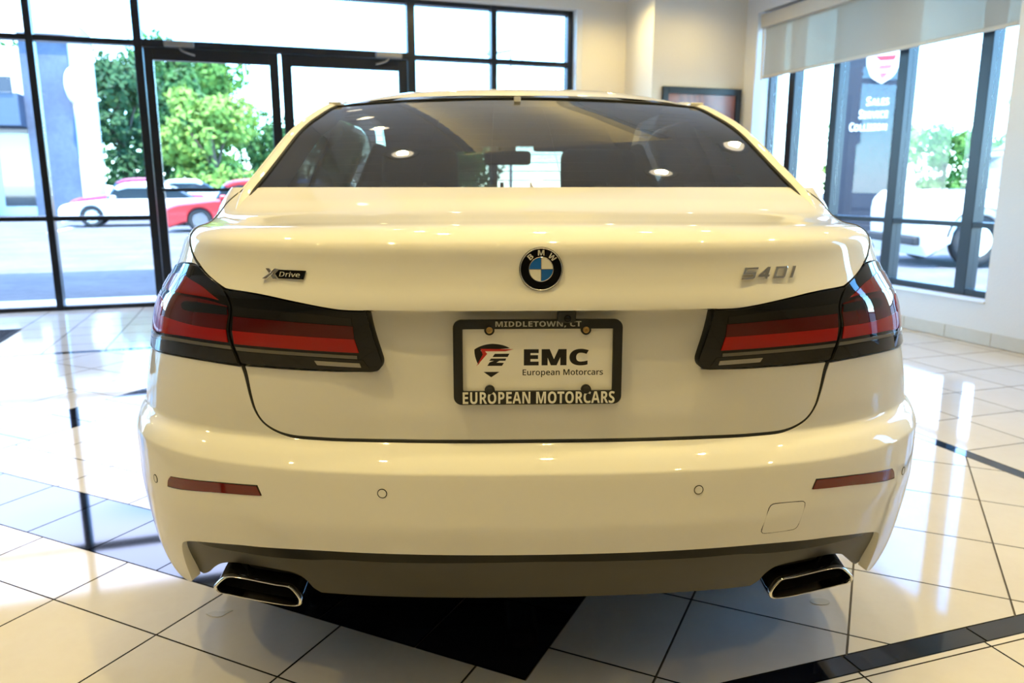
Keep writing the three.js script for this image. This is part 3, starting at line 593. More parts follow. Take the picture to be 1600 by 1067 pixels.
// -- rear bumper, its sensors, reflectors and towing cover
{
  const top = smooth([[0, 0.6615], [0.30, 0.6615], [0.42, 0.661], [0.49, 0.663], [0.524, 0.672], [0.549, 0.687], [0.568, 0.711], [0.582, 0.741], [0.599, 0.784], [0.608, 0.7985]]);
  const lampLow = smooth([[0.608, 0.7985], [0.67, 0.8005], [0.745, 0.8005], [0.82, 0.798], [0.90, 0.793], [1.0, 0.788], [1.12, 0.786]]);
  const zA = sAt(-1.10), rA = 0.375, arch = []; for (let k = 0; k <= 14; k++) { const a = (180 - k * 6.2) * R; arch.push([zA + rA * Math.cos(a) , 0.335 + rA * Math.sin(a)]); }
  const low = smooth([[0.82, 0.281], [0.797, 0.292], [0.792, 0.312], [0.791, 0.350], [0.787, 0.385], [0.779, 0.402], [0.760, 0.4125], [0.711, 0.4255], [0.61, 0.4415], [0.56, 0.4455], [0.4525, 0.4525], [0.35, 0.4545], [0, 0.4535]]);
  const archFront = [[zA - rA + 0.002, 0.335], [zA - rA + 0.02, 0.44], [zA - rA + 0.065, 0.54], [zA - rA + 0.12, 0.605]];
  const half = path(top, lampLow.slice(1), [[1.2, 0.77], [zA - rA + 0.12, 0.66]], [...archFront].reverse(), [[zA - rA - 0.01, 0.26], [1.0, 0.262], [0.90, 0.270]], low);
  const hole = (c, r) => Array.from({ length: 28 }, (_, k) => [c[0] + r * Math.cos(k / 28 * 2 * Math.PI), c[1] + r * Math.sin(k / 28 * 2 * Math.PI)]);
  mesh('rear_bumper', patch(body, path(half, mirror(half).reverse()), { step: 0.009, skirt: 0.022, rows: [0.6145, 0.6165, 0.6185, 0.620, 0.6215, 0.623, 0.625, 0.628, 0.638, 0.640, 0.642, 0.644, 0.647] }), C.paint, car);
  const ring = (fn, outline, w) => { const n = outline.length, cx = outline.reduce((a, p) => a + p[0], 0) / n, cy = outline.reduce((a, p) => a + p[1], 0) / n; const pts = outline.map(([u, v]) => fn(u, v).addScaledVector(surfaceNormal(fn, u, v), 0.0002)); pts.push(pts[0]); return new THREE.TubeGeometry(new THREE.CatmullRomCurve3(pts.slice(0, -1), true, 'centripetal'), n * 2, w, 6, true); };
  for (const [s, v] of [[-0.846, 0.539], [-0.2965, 0.5815], [0.2965, 0.5815], [0.842, 0.539]]) {
    const o = mesh('parking_sensor', patch(body, hole([s, v], 0.0078), { step: 0.006, skirt: 0.001, lift: 0.0006 }), C.paint, car);
    mesh('sensor_ring', ring(body, hole([s, v], 0.0084), 0.0009), C.rubber, o);
  }
  const ref = path(smooth([[0.5395, 0.5605], [0.642, 0.5535], [0.70, 0.547], [0.755, 0.5405], [0.792, 0.5375]], 4), smooth([[0.792, 0.5375], [0.788, 0.550], [0.776, 0.5605]], 4), smooth([[0.776, 0.5605], [0.70, 0.568], [0.638, 0.5735], [0.5475, 0.5785]], 4));
  for (const m of both('rear_reflector', ref, C.reflector, { step: 0.01, skirt: 0.004, lift: 0.0012 })) m.userData.label = 'narrow dark red reflector';
  both('reflector_surround', ref.map(([s, v]) => { const cs = 0.665, cv = 0.557; return [cs + (s - cs) * 1.018, cv + (v - cv) * 1.13]; }), C.rubber, { step: 0.012, skirt: 0.002, lift: 0.0004 });
  const rc = (p, r = 0.006) => { const out = []; p.forEach((b, i) => { const a = p[(i + p.length - 1) % p.length], c = p[(i + 1) % p.length], go = (q) => { const l = Math.hypot(q[0] - b[0], q[1] - b[1]); return [b[0] + (q[0] - b[0]) * r / l, b[1] + (q[1] - b[1]) * r / l]; }, s = go(a), e = go(c); for (let k = 0; k <= 5; k++) { const t = k / 5; out.push([(1 - t) ** 2 * s[0] + 2 * t * (1 - t) * b[0] + t * t * e[0], (1 - t) ** 2 * s[1] + 2 * t * (1 - t) * b[1] + t * t * e[1]]); } }); return out; };
  const tow = rc([[0.4305, 0.4785], [0.512, 0.4785], [0.5265, 0.5385], [0.4455, 0.5415]], 0.011);
  const tc = mesh('tow_eye_cover', patch(body, tow, { step: 0.01, skirt: 0.001, lift: 0.0006 }), C.paint, car);
  mesh('cover_joint', ring(body, tow, 0.0008), C.rubber, tc);
}
// -- diffuser with gloss strip, exhaust tips
{
  const inset = (d, tuck = 0) => (s, v) => { const p = body(s, v), n = surfaceNormal(body, s, v, 0.004); return p.addScaledVector(n, -d - tuck * smoothstep(0.42, 0.30, v)); };
  const wing = smooth([[0.83, 0.41], [0.83, 0.36], [0.82, 0.315], [0.795, 0.300]], 5), cut = smooth([[0.762, 0.308], [0.742, 0.321], [0.712, 0.346], [0.682, 0.366], [0.645, 0.379], [0.60, 0.3835], [0.535, 0.3835], [0.492, 0.378], [0.474, 0.362], [0.463, 0.340], [0.449, 0.3275]], 5), bottom = smooth([[0.449, 0.3275], [0.335, 0.3295], [0.2, 0.3305], [0, 0.3300]], 5);
  const half = path([[0, 0.47], [0.6, 0.455], [0.76, 0.43]], wing, [[0.778, 0.300]], cut, bottom);
  mesh('diffuser', patch(inset(0.010, 0.012), path(half, mirror(half).reverse()), { step: 0.014, skirt: 0.03 }), C.plastic, car);
  const gl = path([[0, 0.463], [0.45, 0.460], [0.6, 0.45], [0.70, 0.434], [0.745, 0.42]], smooth([[0.745, 0.418], [0.71, 0.4155], [0.62, 0.4195], [0.535, 0.4215], [0.45, 0.4255], [0.40, 0.4305], [0.30, 0.4305], [0, 0.4335]], 5));
  mesh('gloss_strip', patch(inset(0.004), path(gl, mirror(gl).reverse()), { step: 0.014, skirt: 0.01 }), C.trim, car);
  // tips: a slanted four-sided pipe end of chrome
  const o = [[0.657, 0.347], [0.646, 0.361], [0.633, 0.3705], [0.617, 0.3715], [0.53, 0.3545], [0.502, 0.3485], [0.491, 0.338], [0.481, 0.318], [0.484, 0.3085], [0.498, 0.3065], [0.636, 0.333], [0.652, 0.338]];
  for (const k of [1, -1]) {
    const loop = (f, dz, dy = 0) => { const n = o.length, cx = 0.568, cy = 0.339, c = new THREE.CatmullRomCurve3(o.map(([x, y]) => { const l = Math.hypot(x - cx, y - cy); return V3(k * (x - (x - cx) / l * f - 0.004), y - (y - cy) / l * f * 0.75 + dy, -0.10 - dz - (0.65 - x) * -0.03); }), true, 'centripetal'); return c.getPoints(72).slice(0, 72); };
    const loft = (rings) => { const q = rings.map(([f, z, y]) => loop(f, z, y)); return sheet((u, t) => { const i = Math.round(u * 72) % 72, j = Math.round(t * (q.length - 1)); return q[j][i].clone(); }, 72, q.length - 1, k > 0); };
    const tip = mesh('exhaust_tip', loft([[0.002, 0.34, 0.06], [0.001, 0.10, 0.012], [0.0006, 0.03], [0.0004, 0.008]]), C.gloss, car);
    mesh('exhaust_rim', loft([[0.0004, 0.012], [-0.001, 0.006], [0, 0.001], [0.003, -0.002], [0.0065, 0], [0.0085, 0.006], [0.009, 0.03]]), C.chrome, tip);
    mesh('exhaust_bore', loft([[0.0088, 0.028], [0.010, 0.10, 0.012], [0.012, 0.20, 0.03], [0.06, 0.21, 0.03]]), C.black ?? M.black, tip);
    mesh('exhaust_hanger', [cyl(0.012, 0.05, V3(k * 0.655, 0.382, -0.20), 'x'), box(k * 0.655 - 0.02, k * 0.655 + 0.02, 0.38, 0.46, -0.215, -0.19, 0.004)], C.rubber, tip);
  }
  mesh('underbody', [box(-0.60, 0.60, 0.34, 0.40, -0.78, -0.14, 0.02), box(-0.72, 0.72, 0.22, 0.30, -3.9, -1.5, 0.02), box(-0.46, 0.46, 0.26, 0.36, -0.95, -0.40, 0.04), box(-0.05, 0.05, 0.2, 0.3, -1.6, -0.8, 0.02)], C.cabin, car);
}
mesh('body_inner', patch((s, v) => body(s, v).addScaledVector(surfaceNormal(body, s, v, 0.004), -0.062), path([[-1.05, 0.5], [1.05, 0.5], [1.02, 1.02], [0.97, 1.05], [0.94, 1.42], [-0.94, 1.42], [-0.97, 1.05], [-1.02, 1.02]]), { step: 0.03, skirt: 0 }), C.rubber, car);
for (const k of [1, -1]) {                                // black strips added in the gaps round the lid, standing in for shade
  const edgeTube = (pts, d, r) => tube(pts.map(([s, v]) => { const q = k * s; return body(q, v).addScaledVector(surfaceNormal(body, q, v, 0.004), -d); }), r, pts.length * 2, 6);
  mesh('dark_gap_strip', edgeTube(smooth([[0.6055, 0.801], [0.5965, 0.7845], [0.5795, 0.7415], [0.5655, 0.7115], [0.547, 0.6885], [0.5225, 0.6743], [0.49, 0.6658], [0.42, 0.6638], [0.30, 0.6643], [0, 0.6643]], 4), 0.0045, 0.0042), C.rubber, car);
  mesh('dark_gap_strip', edgeTube(smooth(lidGap.slice(3).map(([s, v]) => [s + 0.0034, v - 0.0006]), 4), 0.0024, 0.0042), C.rubber, car);
}
// -- tail lights: an outer piece on the wing and an inner piece on the lid, each side
{
  const proud = (d) => (s, v) => { const p = body(s, v); return p.addScaledVector(surfaceNormal(body, s, v, 0.004), d); };
  const split = smooth([[0.810, 0.981], [0.757, 0.9645], [0.697, 0.9455], [0.671, 0.929], [0.651, 0.908], [0.6455, 0.869], [0.6345, 0.845], [0.6085, 0.8045]], 5);
  const splitIn = smooth([[0.690, 0.944], [0.663, 0.929], [0.645, 0.908], [0.6395, 0.869], [0.6285, 0.845], [0.6015, 0.8065]], 5);
  const outer = path([[1.11, 0.79], [1.11, 0.90], [1.08, 0.955]], smooth([[1.08, 0.955], [1.0, 0.968], [0.94, 0.976], [0.87, 0.982], [0.810, 0.981]], 4).slice(1), split.slice(1), smooth([[0.6085, 0.8045], [0.67, 0.8045], [0.745, 0.8045], [0.82, 0.802], [0.90, 0.797], [1.0, 0.792], [1.11, 0.79]], 4).slice(1));
  const inner = path(splitIn, smooth([[0.6015, 0.8065], [0.447, 0.8055], [0.36, 0.8045], [0.325, 0.8045], [0.312, 0.809], [0.3085, 0.82], [0.316, 0.842]], 5).slice(1), [[0.348, 0.917]], smooth([[0.355, 0.9155], [0.405, 0.9165], [0.513, 0.9295], [0.60, 0.9395], [0.690, 0.944]], 5));
  const L = (a, d) => ({ step: 0.012, skirt: 0.0025, lift: 0 });
  for (const k of [1, -1]) {
    const side = (p) => (k > 0 ? p : mirror(p)), put = (name, p, mat, d, parent, label) => { const m = mesh(name, patch(proud(d), side(p), { step: 0.012, skirt: d > 0.004 ? 0.0025 : 0.03 }), mat, parent); if (label) m.userData.label = label; return m; };
    const t = put('tail_light', outer, C.gloss, 0.003, car);
    put('lens', path(smooth([[1.06, 0.925], [1.0, 0.9215], [0.90, 0.9245], [0.81, 0.9265], [0.727, 0.9265], [0.690, 0.924]], 4), smooth([[0.690, 0.924], [0.762, 0.945], [0.808, 0.9525], [0.87, 0.960], [0.95, 0.9545], [1.06, 0.941]], 4)), C.redMid, 0.0048, t);
    put('lens', path(smooth([[1.09, 0.914], [1.0, 0.9145], [0.90, 0.9195], [0.805, 0.9225], [0.723, 0.9215], [0.662, 0.9155]], 4), [[0.651, 0.898], [0.650, 0.870]], smooth([[0.650, 0.870], [0.743, 0.8705], [0.848, 0.8735], [0.95, 0.872], [1.09, 0.862]], 4)), C.redDark, 0.0044, t);
    put('lens', path(smooth([[1.09, 0.872], [0.95, 0.873], [0.848, 0.8735], [0.743, 0.8705], [0.650, 0.870]], 4), [[0.642, 0.846]], smooth([[0.642, 0.846], [0.713, 0.8465], [0.801, 0.8445], [0.88, 0.8385], [0.96, 0.834], [1.09, 0.829]], 4)), C.red, 0.005, t);
    put('lens', path(smooth([[1.085, 0.90], [1.02, 0.905], [0.93, 0.905], [0.90, 0.89], [0.90, 0.873]], 4), [[1.085, 0.866]]), C.red, 0.0054, t);
    put('lens', path(smooth([[0.808, 0.908], [0.795, 0.9135], [0.718, 0.9155], [0.660, 0.913]], 4), [[0.6525, 0.8985]], smooth([[0.6525, 0.8985], [0.707, 0.898], [0.765, 0.8965], [0.798, 0.899], [0.808, 0.908]], 4)), C.gloss, 0.0056, t);
    put('light_strip', path(smooth([[1.09, 0.822], [0.975, 0.8235], [0.88, 0.8325], [0.80, 0.838], [0.712, 0.8395], [0.634, 0.8395]], 4), smooth([[0.630, 0.833], [0.711, 0.8335], [0.80, 0.8315], [0.88, 0.8255], [0.975, 0.8165], [1.09, 0.814]], 4)), C.strip, 0.0046, t);
    put('lens', path(smooth([[1.09, 0.812], [0.975, 0.8145], [0.88, 0.8235], [0.80, 0.8295], [0.711, 0.8315], [0.628, 0.831]], 4), smooth([[0.612, 0.8065], [0.67, 0.807], [0.745, 0.807], [0.82, 0.8045], [0.90, 0.7995], [1.0, 0.7945], [1.09, 0.793]], 4)), C.smoke, 0.0042, t);
    const i = put('tail_light', inner, C.gloss, 0.003, car);
    put('lens', path(smooth([[0.645, 0.9155], [0.532, 0.9125], [0.457, 0.910], [0.375, 0.904]], 4), [[0.3715, 0.8915]], smooth([[0.3715, 0.8915], [0.526, 0.8965], [0.6385, 0.8985]], 4)), C.smoke, 0.0046, i);
    put('lens', path(smooth([[0.6365, 0.8965], [0.526, 0.8945], [0.3695, 0.8895]], 4), [[0.3645, 0.8655]], smooth([[0.3645, 0.8655], [0.523, 0.8685], [0.632, 0.8695]], 4)), C.redDark, 0.0046, i);
    put('lens', path(smooth([[0.632, 0.8695], [0.523, 0.8685], [0.3645, 0.8655]], 4), [[0.354, 0.8405]], smooth([[0.354, 0.8405], [0.414, 0.8415], [0.521, 0.8435], [0.624, 0.8445]], 4)), C.red, 0.0052, i);
    put('light_strip', path(smooth([[0.6215, 0.8385], [0.484, 0.837], [0.357, 0.8345]], 4), [[0.3565, 0.8285]], smooth([[0.3565, 0.8285], [0.483, 0.831], [0.6175, 0.832]], 4)), C.strip, 0.0048, i);
    put('lens', path(smooth([[0.6165, 0.8305], [0.483, 0.8295], [0.345, 0.8265]], 4), smooth([[0.332, 0.811], [0.36, 0.807], [0.447, 0.808], [0.605, 0.809]], 4)), C.smoke, 0.0042, i);
    put('reversing_light', path([[0.4425, 0.8225], [0.351, 0.8205], [0.3475, 0.8125], [0.436, 0.8145]]), C.clear, 0.0052, i, 'clear reversing light');
  }
}

// -- sides: quarter panels, doors, front wings, with wheel arches; nose and bonnet
{
  const zA = sAt(-1.10), zF = sAt(-4.075), rA = 0.375;
  const arc = (c, a0, a1, n = 18) => Array.from({ length: n + 1 }, (_, k) => { const a = lerp(a0, a1, k / n) * R; return [c + rA * Math.cos(a), 0.335 + rA * Math.sin(a)]; });
  const gapUp = smooth(lidGap.slice(3).map(([s, v]) => [s + 0.0068, v - 0.0012]), 5);
  const quarter = path(gapUp, [[SMAX + 0.2, 1.50], [sAt(-1.48), 1.50], [sAt(-1.46), 1.0], [sAt(-1.50), 0.80]], arc(zA, 22, 135).map((p) => p), [[zA - rA + 0.118, 0.662], [1.2, 0.774], [1.115, 0.788], [1.115, 0.90], [1.085, 0.957]], smooth([[1.085, 0.957], [1.0, 0.972], [0.94, 0.980], [0.87, 0.986], [0.8106, 0.9852]], 4));
  both('quarter_panel', quarter, C.paint, { step: 0.03, skirt: 0.015 });
  const d = (z) => sAt(z);
  both('rear_door', path([[d(-1.485), 1.50], [d(-2.545), 1.50], [d(-2.545), 0.24], [d(-1.62), 0.24]], arc(zA, -8, 20, 6), [[d(-1.505), 0.80], [d(-1.465), 1.0]]), C.paint, { step: 0.05, skirt: 0.015 });
  both('front_door', path([[d(-2.552), 1.50], [d(-3.62), 1.50], [d(-3.62), 0.24], [d(-2.552), 0.24]]), C.paint, { step: 0.05, skirt: 0.015 });
  both('front_wing', path([[d(-3.627), 1.30], [d(-4.5), 1.30], [d(-4.86), 1.10], [d(-4.86), 0.66], [zF + rA + 0.05, 0.62]], arc(zF, 20, 180, 24), [[zF - rA - 0.002, 0.24], [d(-3.627), 0.24]]), C.paint, { step: 0.05, skirt: 0.015 });
  both('sill_trim', path([[d(-1.62), 0.232], [d(-3.65), 0.232], [d(-3.65), 0.17], [d(-1.62), 0.17]]), C.plastic, { step: 0.08, skirt: 0.02 });
  const nose = (u, t) => { const a = (u - 0.5) * Math.PI, w = body(d(-4.86), lerp(0.25, 1.1, t)); return V3(w.x * Math.sin(a), w.y - 0.02 * Math.cos(a) * t, w.z - 0.12 * Math.cos(a) ** 0.7); };
  mesh('front_bumper', sheet(nose, 36, 12, false), C.paint, car);
  mesh('bonnet', sheet((u, t) => { const z = lerp(-3.30, -4.93, t), e = body(d(z), 1.30), x = (u - 0.5) * 2; return V3(e.x * x, e.y + 0.05 * (1 - x * x) * (1 - 0.5 * t), z - 0.06 * (1 - x * x) * t); }, 24, 16, false), C.paint, car);
  both('headlight', path([[d(-4.52), 0.92], [d(-4.84), 0.90], [d(-4.84), 0.74], [d(-4.62), 0.76]]), C.clear, { step: 0.04, skirt: 0.006, lift: 0.003 });
  for (const k of [1, -1]) mesh('kidney_grille', box(k * 0.02 - (k < 0 ? 0.24 : 0), k * 0.02 + (k > 0 ? 0.24 : 0), 0.50, 0.72, -5.02, -4.94, 0.03), C.gloss, car);
  for (const k of [1, -1]) { const m = mesh('door_mirror', new THREE.SphereGeometry(0.11, 20, 14).scale(0.95, 0.7, 0.6).translate(k * 1.0, 1.07, -3.05), C.paint, car); mesh('mirror_foot', box(k * 0.86 - 0.05, k * 0.86 + 0.05, 1.01, 1.05, -3.09, -3.02, 0.01), C.rubber, m); }
  for (const k of [1, -1]) for (const z of [-2.35, -3.42]) { const p = body(d(z), 0.86); mesh('door_handle', box(k * p.x - 0.018, k * p.x + 0.018, 0.845, 0.87, z - 0.09, z + 0.09, 0.008), C.paint, car); }
}
// -- wheels
{
  const tyreGeo = new THREE.LatheGeometry([[0.225, -0.10], [0.26, -0.118], [0.31, -0.12], [0.336, -0.10], [0.342, -0.06], [0.343, 0], [0.342, 0.06], [0.336, 0.10], [0.31, 0.12], [0.26, 0.118], [0.225, 0.10]].map((p) => new THREE.Vector2(...p)), 48).rotateZ(-Math.PI / 2);
  const rimGeo = mergeGeometries([plain(new THREE.LatheGeometry([[0.228, -0.1], [0.222, -0.08], [0.215, 0.0], [0.222, 0.085], [0.232, 0.102], [0.224, 0.106], [0.212, 0.09], [0.205, 0]].map((p) => new THREE.Vector2(...p)), 48).rotateZ(-Math.PI / 2)),
    plain(new THREE.LatheGeometry([[0, 0.095], [0.04, 0.092], [0.055, 0.075], [0.06, 0.03], [0, 0.03]].map((p) => new THREE.Vector2(...p)), 32).rotateZ(-Math.PI / 2)),
    ...Array.from({ length: 10 }, (_, k) => plain(new THREE.BoxGeometry(0.03, 0.175, 0.026).translate(0.07, 0.135, k % 2 ? 0.018 : -0.018).rotateX(Math.floor(k / 2) * 72 * R)))]);
  for (const k of [1, -1]) for (const z of [-1.10, -4.075]) {
    const w = group('wheel', car, V3(k * 0.80, 0.343, z)); if (k < 0) w.rotation.y = Math.PI;
    mesh('tyre', tyreGeo, C.tyre, w); mesh('rim', rimGeo, C.satin, w); mesh('brake_disc', new THREE.CylinderGeometry(0.17, 0.17, 0.03, 40).rotateZ(Math.PI / 2).translate(0.0, 0, 0), C.satin, w);
  }
  for (const k of [1, -1]) for (const z of [-1.10, -4.075]) mesh('wheel_housing', sheet((u, t) => { const a = lerp(-0.1, Math.PI + 0.1, u); return V3(k * lerp(0.60, 0.90, t), 0.335 + 0.40 * Math.sin(a), z + 0.40 * Math.cos(a)); }, 24, 2), C.cabin, car);
}
// -- greenhouse: pillars and roof frame, windows, rear window, roof
{
  const taper = (z) => 0.045 * smoothstep(-1.1, -0.55, z) + 0.05 * smoothstep(-0.62, -0.42, z), side = (z, y) => V3(0.795 - (y - 1.0) * 0.46 - taper(z), y, z);
  const edgeY = pchip([-3.35, -3.0, -2.6, -2.3, -2.0, -1.6, -1.3, -1.1, -0.95, -0.85, -0.70, -0.58, -0.42].map((z) => z), [1.03, 1.17, 1.32, 1.392, 1.418, 1.416, 1.386, 1.332, 1.281, 1.237, 1.168, 1.108, 1.03]);
  const zs = Array.from({ length: 57 }, (_, i) => lerp(-0.42, -3.35, i / 56));
  const rail = zs.map((z) => [z, edgeY(z)]);
  const fn = (k) => (z, y) => { const p = side(-z * 1, y); p.x *= k; p.z = -z; return p; };       // first parameter runs forward
  const outer = path(rail.map(([z, y]) => [-z, y]), [[3.4, 0.97], [0.42, 0.97]]);
  const win = (a, b) => { const t = [], u = []; for (let i = 0; i <= 24; i++) { const z = lerp(a, b, i / 24); t.push([-z, Math.max(1.03, edgeY(z) - 0.05 - 0.02 * smoothstep(-1.5, -1.1, z))]); } return path(t, [[-b, 1.025], [-a, 1.025]]); };
  const quarterWin = path(smooth([[1.08, 1.03], [1.2, 1.16], [1.34, 1.285], [1.5, 1.345]], 5), [[1.5, 1.025]]);
  for (const k of [1, -1]) {
    const f = fn(k), flip = k > 0;                                                               // parameters run forward and up: outward on the left
    // pillar panel split into strips round the window openings
    const belt = path([[0.46, 0.97], [3.4, 0.97], [3.4, 1.022], [1.075, 1.022], [0.5, 1.03]]);
    const top = path(rail.map(([z, y]) => [-z, y]), [...Array.from({ length: 33 }, (_, i) => { const z = lerp(-3.28, -1.52, i / 32); return [-z, Math.max(1.022, edgeY(z) - 0.045 - 0.02 * smoothstep(-1.5, -1.1, z))]; })], smooth([[1.5, 1.348], [1.34, 1.29], [1.2, 1.165], [1.072, 1.022]], 5), [[0.5, 1.02]]);
    mesh('roof_frame', [patch(f, belt, { step: 0.04, skirt: 0.01, flip }), patch(f, top, { step: 0.03, skirt: 0.012, flip })], C.paint, car);
    const panes = [['quarter_window', quarterWin], ['side_window', win(-1.56, -2.50)], ['side_window', win(-2.60, -3.26)]];
    for (const [n, o] of panes) mesh(n, patch(f, o, { step: 0.05, skirt: 0, lift: -0.006, flip }), C.glass, car);
    [[-1.53, 0.035], [-2.55, 0.055]].forEach(([z, w]) => mesh('pillar_trim', patch(f, path([[-z - w, 1.02], [-z + w, 1.02], [-z + w, edgeY(z) - 0.045], [-z - w, edgeY(z) - 0.045]]), { step: 0.05, skirt: 0.006, lift: -0.004, flip }), C.gloss, car));
    // rounded strip from the rear window and the roof to the panel
    const strip = sheet((u, t) => {
      const z = lerp(-0.44, -2.35, u), e = side(z, edgeY(z)), i = insideEdge((z + 0.585) / -1.765), q = t, b = 0.012 * Math.sin(Math.PI * q);
      return V3(k * (lerp(i.x, e.x, q) + b * 0.6), lerp(i.y, e.y, q) + b, lerp(i.z, e.z, q) + b * 0.25 * (1 - smoothstep(-1.35, -1.2, -1.25 - (z + 1.25))));
    }, 70, 8, k < 0);
    mesh('roof_rail', strip, C.paint, car);
    const zt = -1.315, e = side(zt, edgeY(zt)), n = insideEdge((zt + 0.585) / -1.765);
    mesh('rail_cap', box(k * n.x - 0.022 + k * 0.008, k * n.x + 0.022 + k * 0.008, n.y - 0.006, n.y + 0.010, zt - 0.015, zt + 0.03, 0.005), C.paint, car);
  }
  function insideEdge(u) {                                // where rear window or roof meets the strip
    const z = lerp(-0.585, -2.35, u), e = side(z, edgeY(z)), r = smoothstep(-1.2, -1.45, z);
    return V3(e.x - lerp(0.026, 0.035, r), e.y + lerp(0.006, 0.014, r), z + lerp(0.02, 0, r));
  }
  // rear window
  const cy = pchip([0, 0.08, 0.3, 0.53, 0.766, 1], [1.055, 1.093, 1.191, 1.281, 1.359, 1.424]), cz = (q) => lerp(-0.48, -1.30, q), tr = (u) => (u * 1.765 + 0.585);
  const glass = (p, q, dy = 0) => { const u = lerp(-0.075, 0.715 / 1.765, q), e = insideEdge(u), a = Math.abs(p), m = a ** 2.3; return V3(e.x * p, lerp(cy(q), e.y, m) - 0.004 - dy, lerp(cz(q), e.z, m)); };
  const win0 = mesh('rear_window', sheet((u, t) => glass(u * 2 - 1, t), 60, 30, false), C.glass, car);
  const lines = []; for (let k = 0; k < 15; k++) { const q = 0.06 + k * 0.055; lines.push(tube(Array.from({ length: 25 }, (_, i) => glass(lerp(-0.86, 0.86, i / 24), q, 0.002)), 0.0006, 48, 4)); }
  for (const p of [-0.42, -0.14, 0.14, 0.42]) lines.push(tube(Array.from({ length: 9 }, (_, i) => glass(p * lerp(1, 0.9, i / 8), lerp(0.05, 0.86, i / 8), 0.0025)), 0.0006, 24, 4));
  const heat = mesh('heating_wires', lines, C.wire, win0); heat.userData.kind = 'stuff';
  const edgeTube = [1, -1].map((k) => tube(Array.from({ length: 21 }, (_, i) => glass(k * 0.998, i / 20, -0.002)), 0.004, 40, 6));
  edgeTube.push(tube(Array.from({ length: 31 }, (_, i) => glass(lerp(-1, 1, i / 30), 1, -0.001)), 0.004, 60, 6));
  mesh('window_seal', edgeTube, C.rubber, win0);
  // roof
  const ry = pchip([-2.36, -2.2, -1.9, -1.7, -1.5, -1.4, -1.305], [1.428, 1.458, 1.488, 1.489, 1.474, 1.456, 1.43]);
  const roofAt = (p, t, dy = 0) => { const z = lerp(-1.305, -2.36, t), e = insideEdge(tr2(z)), m = Math.abs(p) ** 3.2; return V3(e.x * p, lerp(ry(z), e.y, m) - dy, z); };
  function tr2(z) { return (z + 0.585) / -1.765; }
  mesh('roof', sheet((u, t) => roofAt(u * 2 - 1, t), 40, 28, false), C.paint, car);
  mesh('headliner', sheet((u, t) => roofAt((u * 2 - 1) * 0.97, t, 0.035 + 0.075 * smoothstep(0.75, 1, t)), 24, 16, true), C.headliner, car);
  for (const k of [-0.33, 0.33]) mesh('sun_visor', new RoundedBoxGeometry(0.42, 0.03, 0.15, 3, 0.012).rotateX(-0.35).translate(k, 1.335, -2.40), C.headliner, car);
  mesh('window_bracket', box(-0.011, 0.011, 1.404, 1.4225, -1.285, -1.262, 0.003), C.paint, car).userData.label = 'small pale bracket at the top of the rear window';  // a pale bracket below the roof edge, no lamp
  // windscreen
  const ws = (p, q) => { const z = lerp(-2.36, -3.30, q), e = side(z, edgeY(z)), m = Math.abs(p) ** 2.2; return V3((e.x - 0.03) * p, lerp(lerp(1.428, 1.05, q) + 0.03 * Math.sin(Math.PI * q), e.y, m), z - 0.12 * (1 - m) * q); };
  mesh('windscreen', sheet((u, t) => ws(u * 2 - 1, t), 30, 14, false), C.windscreen, car);
  // -- inside: shelf, seats, head restraints, dashboard, wheel, mirror
  mesh('parcel_shelf', box(-0.62, 0.62, 1.02, 1.045, -1.18, -0.62, 0.01), C.cabin, car);
  const seat = (x, z, w, front) => {
    const s = group('seat', car, V3(x, 0, z));
    mesh('backrest', new RoundedBoxGeometry(w, 0.62, 0.15, 4, 0.06).rotateX(0.2).translate(0, 0.80, 0), C.leather, s);
    mesh('cushion', new RoundedBoxGeometry(w, 0.16, 0.5, 4, 0.06).translate(0, 0.46, -0.28), C.leather, s);
    for (const hx of front ? [0] : [-0.36, 0, 0.36]) { mesh('head_restraint', new RoundedBoxGeometry(front ? 0.34 : 0.25, front ? 0.20 : hx ? 0.10 : 0.07, 0.1, 5, 0.045).translate(hx, front ? 1.20 : 1.09, 0.07), C.leather, s); mesh('restraint_post', [-0.05, 0.05].map((o) => cyl(0.006, 0.16, V3(hx + o, front ? 1.10 : 1.07, 0.07))), C.satin, s); }
    return s;
  };
  seat(0, -1.38, 1.24, false); seat(-0.40, -2.28, 0.62, true); seat(0.40, -2.28, 0.62, true);
  mesh('dashboard', [new RoundedBoxGeometry(1.4, 0.22, 0.5, 4, 0.08).translate(0, 0.92, -3.0), box(-0.13, 0.13, 0.98, 1.1, -2.8, -2.78, 0.008)], C.cabin, car);
  mesh('steering_wheel', [new THREE.TorusGeometry(0.18, 0.016, 12, 40).rotateX(-0.4).translate(-0.37, 0.98, -2.68), new RoundedBoxGeometry(0.3, 0.05, 0.04, 3, 0.015).rotateX(-0.4).translate(-0.37, 0.97, -2.69)], C.cabin, car);
  const mir = mesh('interior_mirror', new RoundedBoxGeometry(0.235, 0.07, 0.04, 4, 0.02).translate(0, 1.275, -2.62), C.cabin, car);
  mesh('mirror_mount', [new RoundedBoxGeometry(0.09, 0.10, 0.06, 3, 0.02).translate(0, 1.34, -2.68), new RoundedBoxGeometry(0.26, 0.05, 0.08, 3, 0.02).translate(0, 1.385, -2.55)], C.cabin, mir);
  for (const k of [-1, 1]) mesh('b_pillar_cover', [new RoundedBoxGeometry(0.15, 0.42, 0.10, 3, 0.03).rotateZ(k * 0.43).translate(k * 0.645, 1.12, -2.40)], C.cabin, car);
  mesh('cabin_floor', box(-0.74, 0.74, 0.30, 0.34, -3.2, -1.2), C.cabin, car);
  mesh('boot_bulkhead', box(-0.72, 0.72, 0.34, 1.02, -1.22, -1.18), C.cabin, car);
}

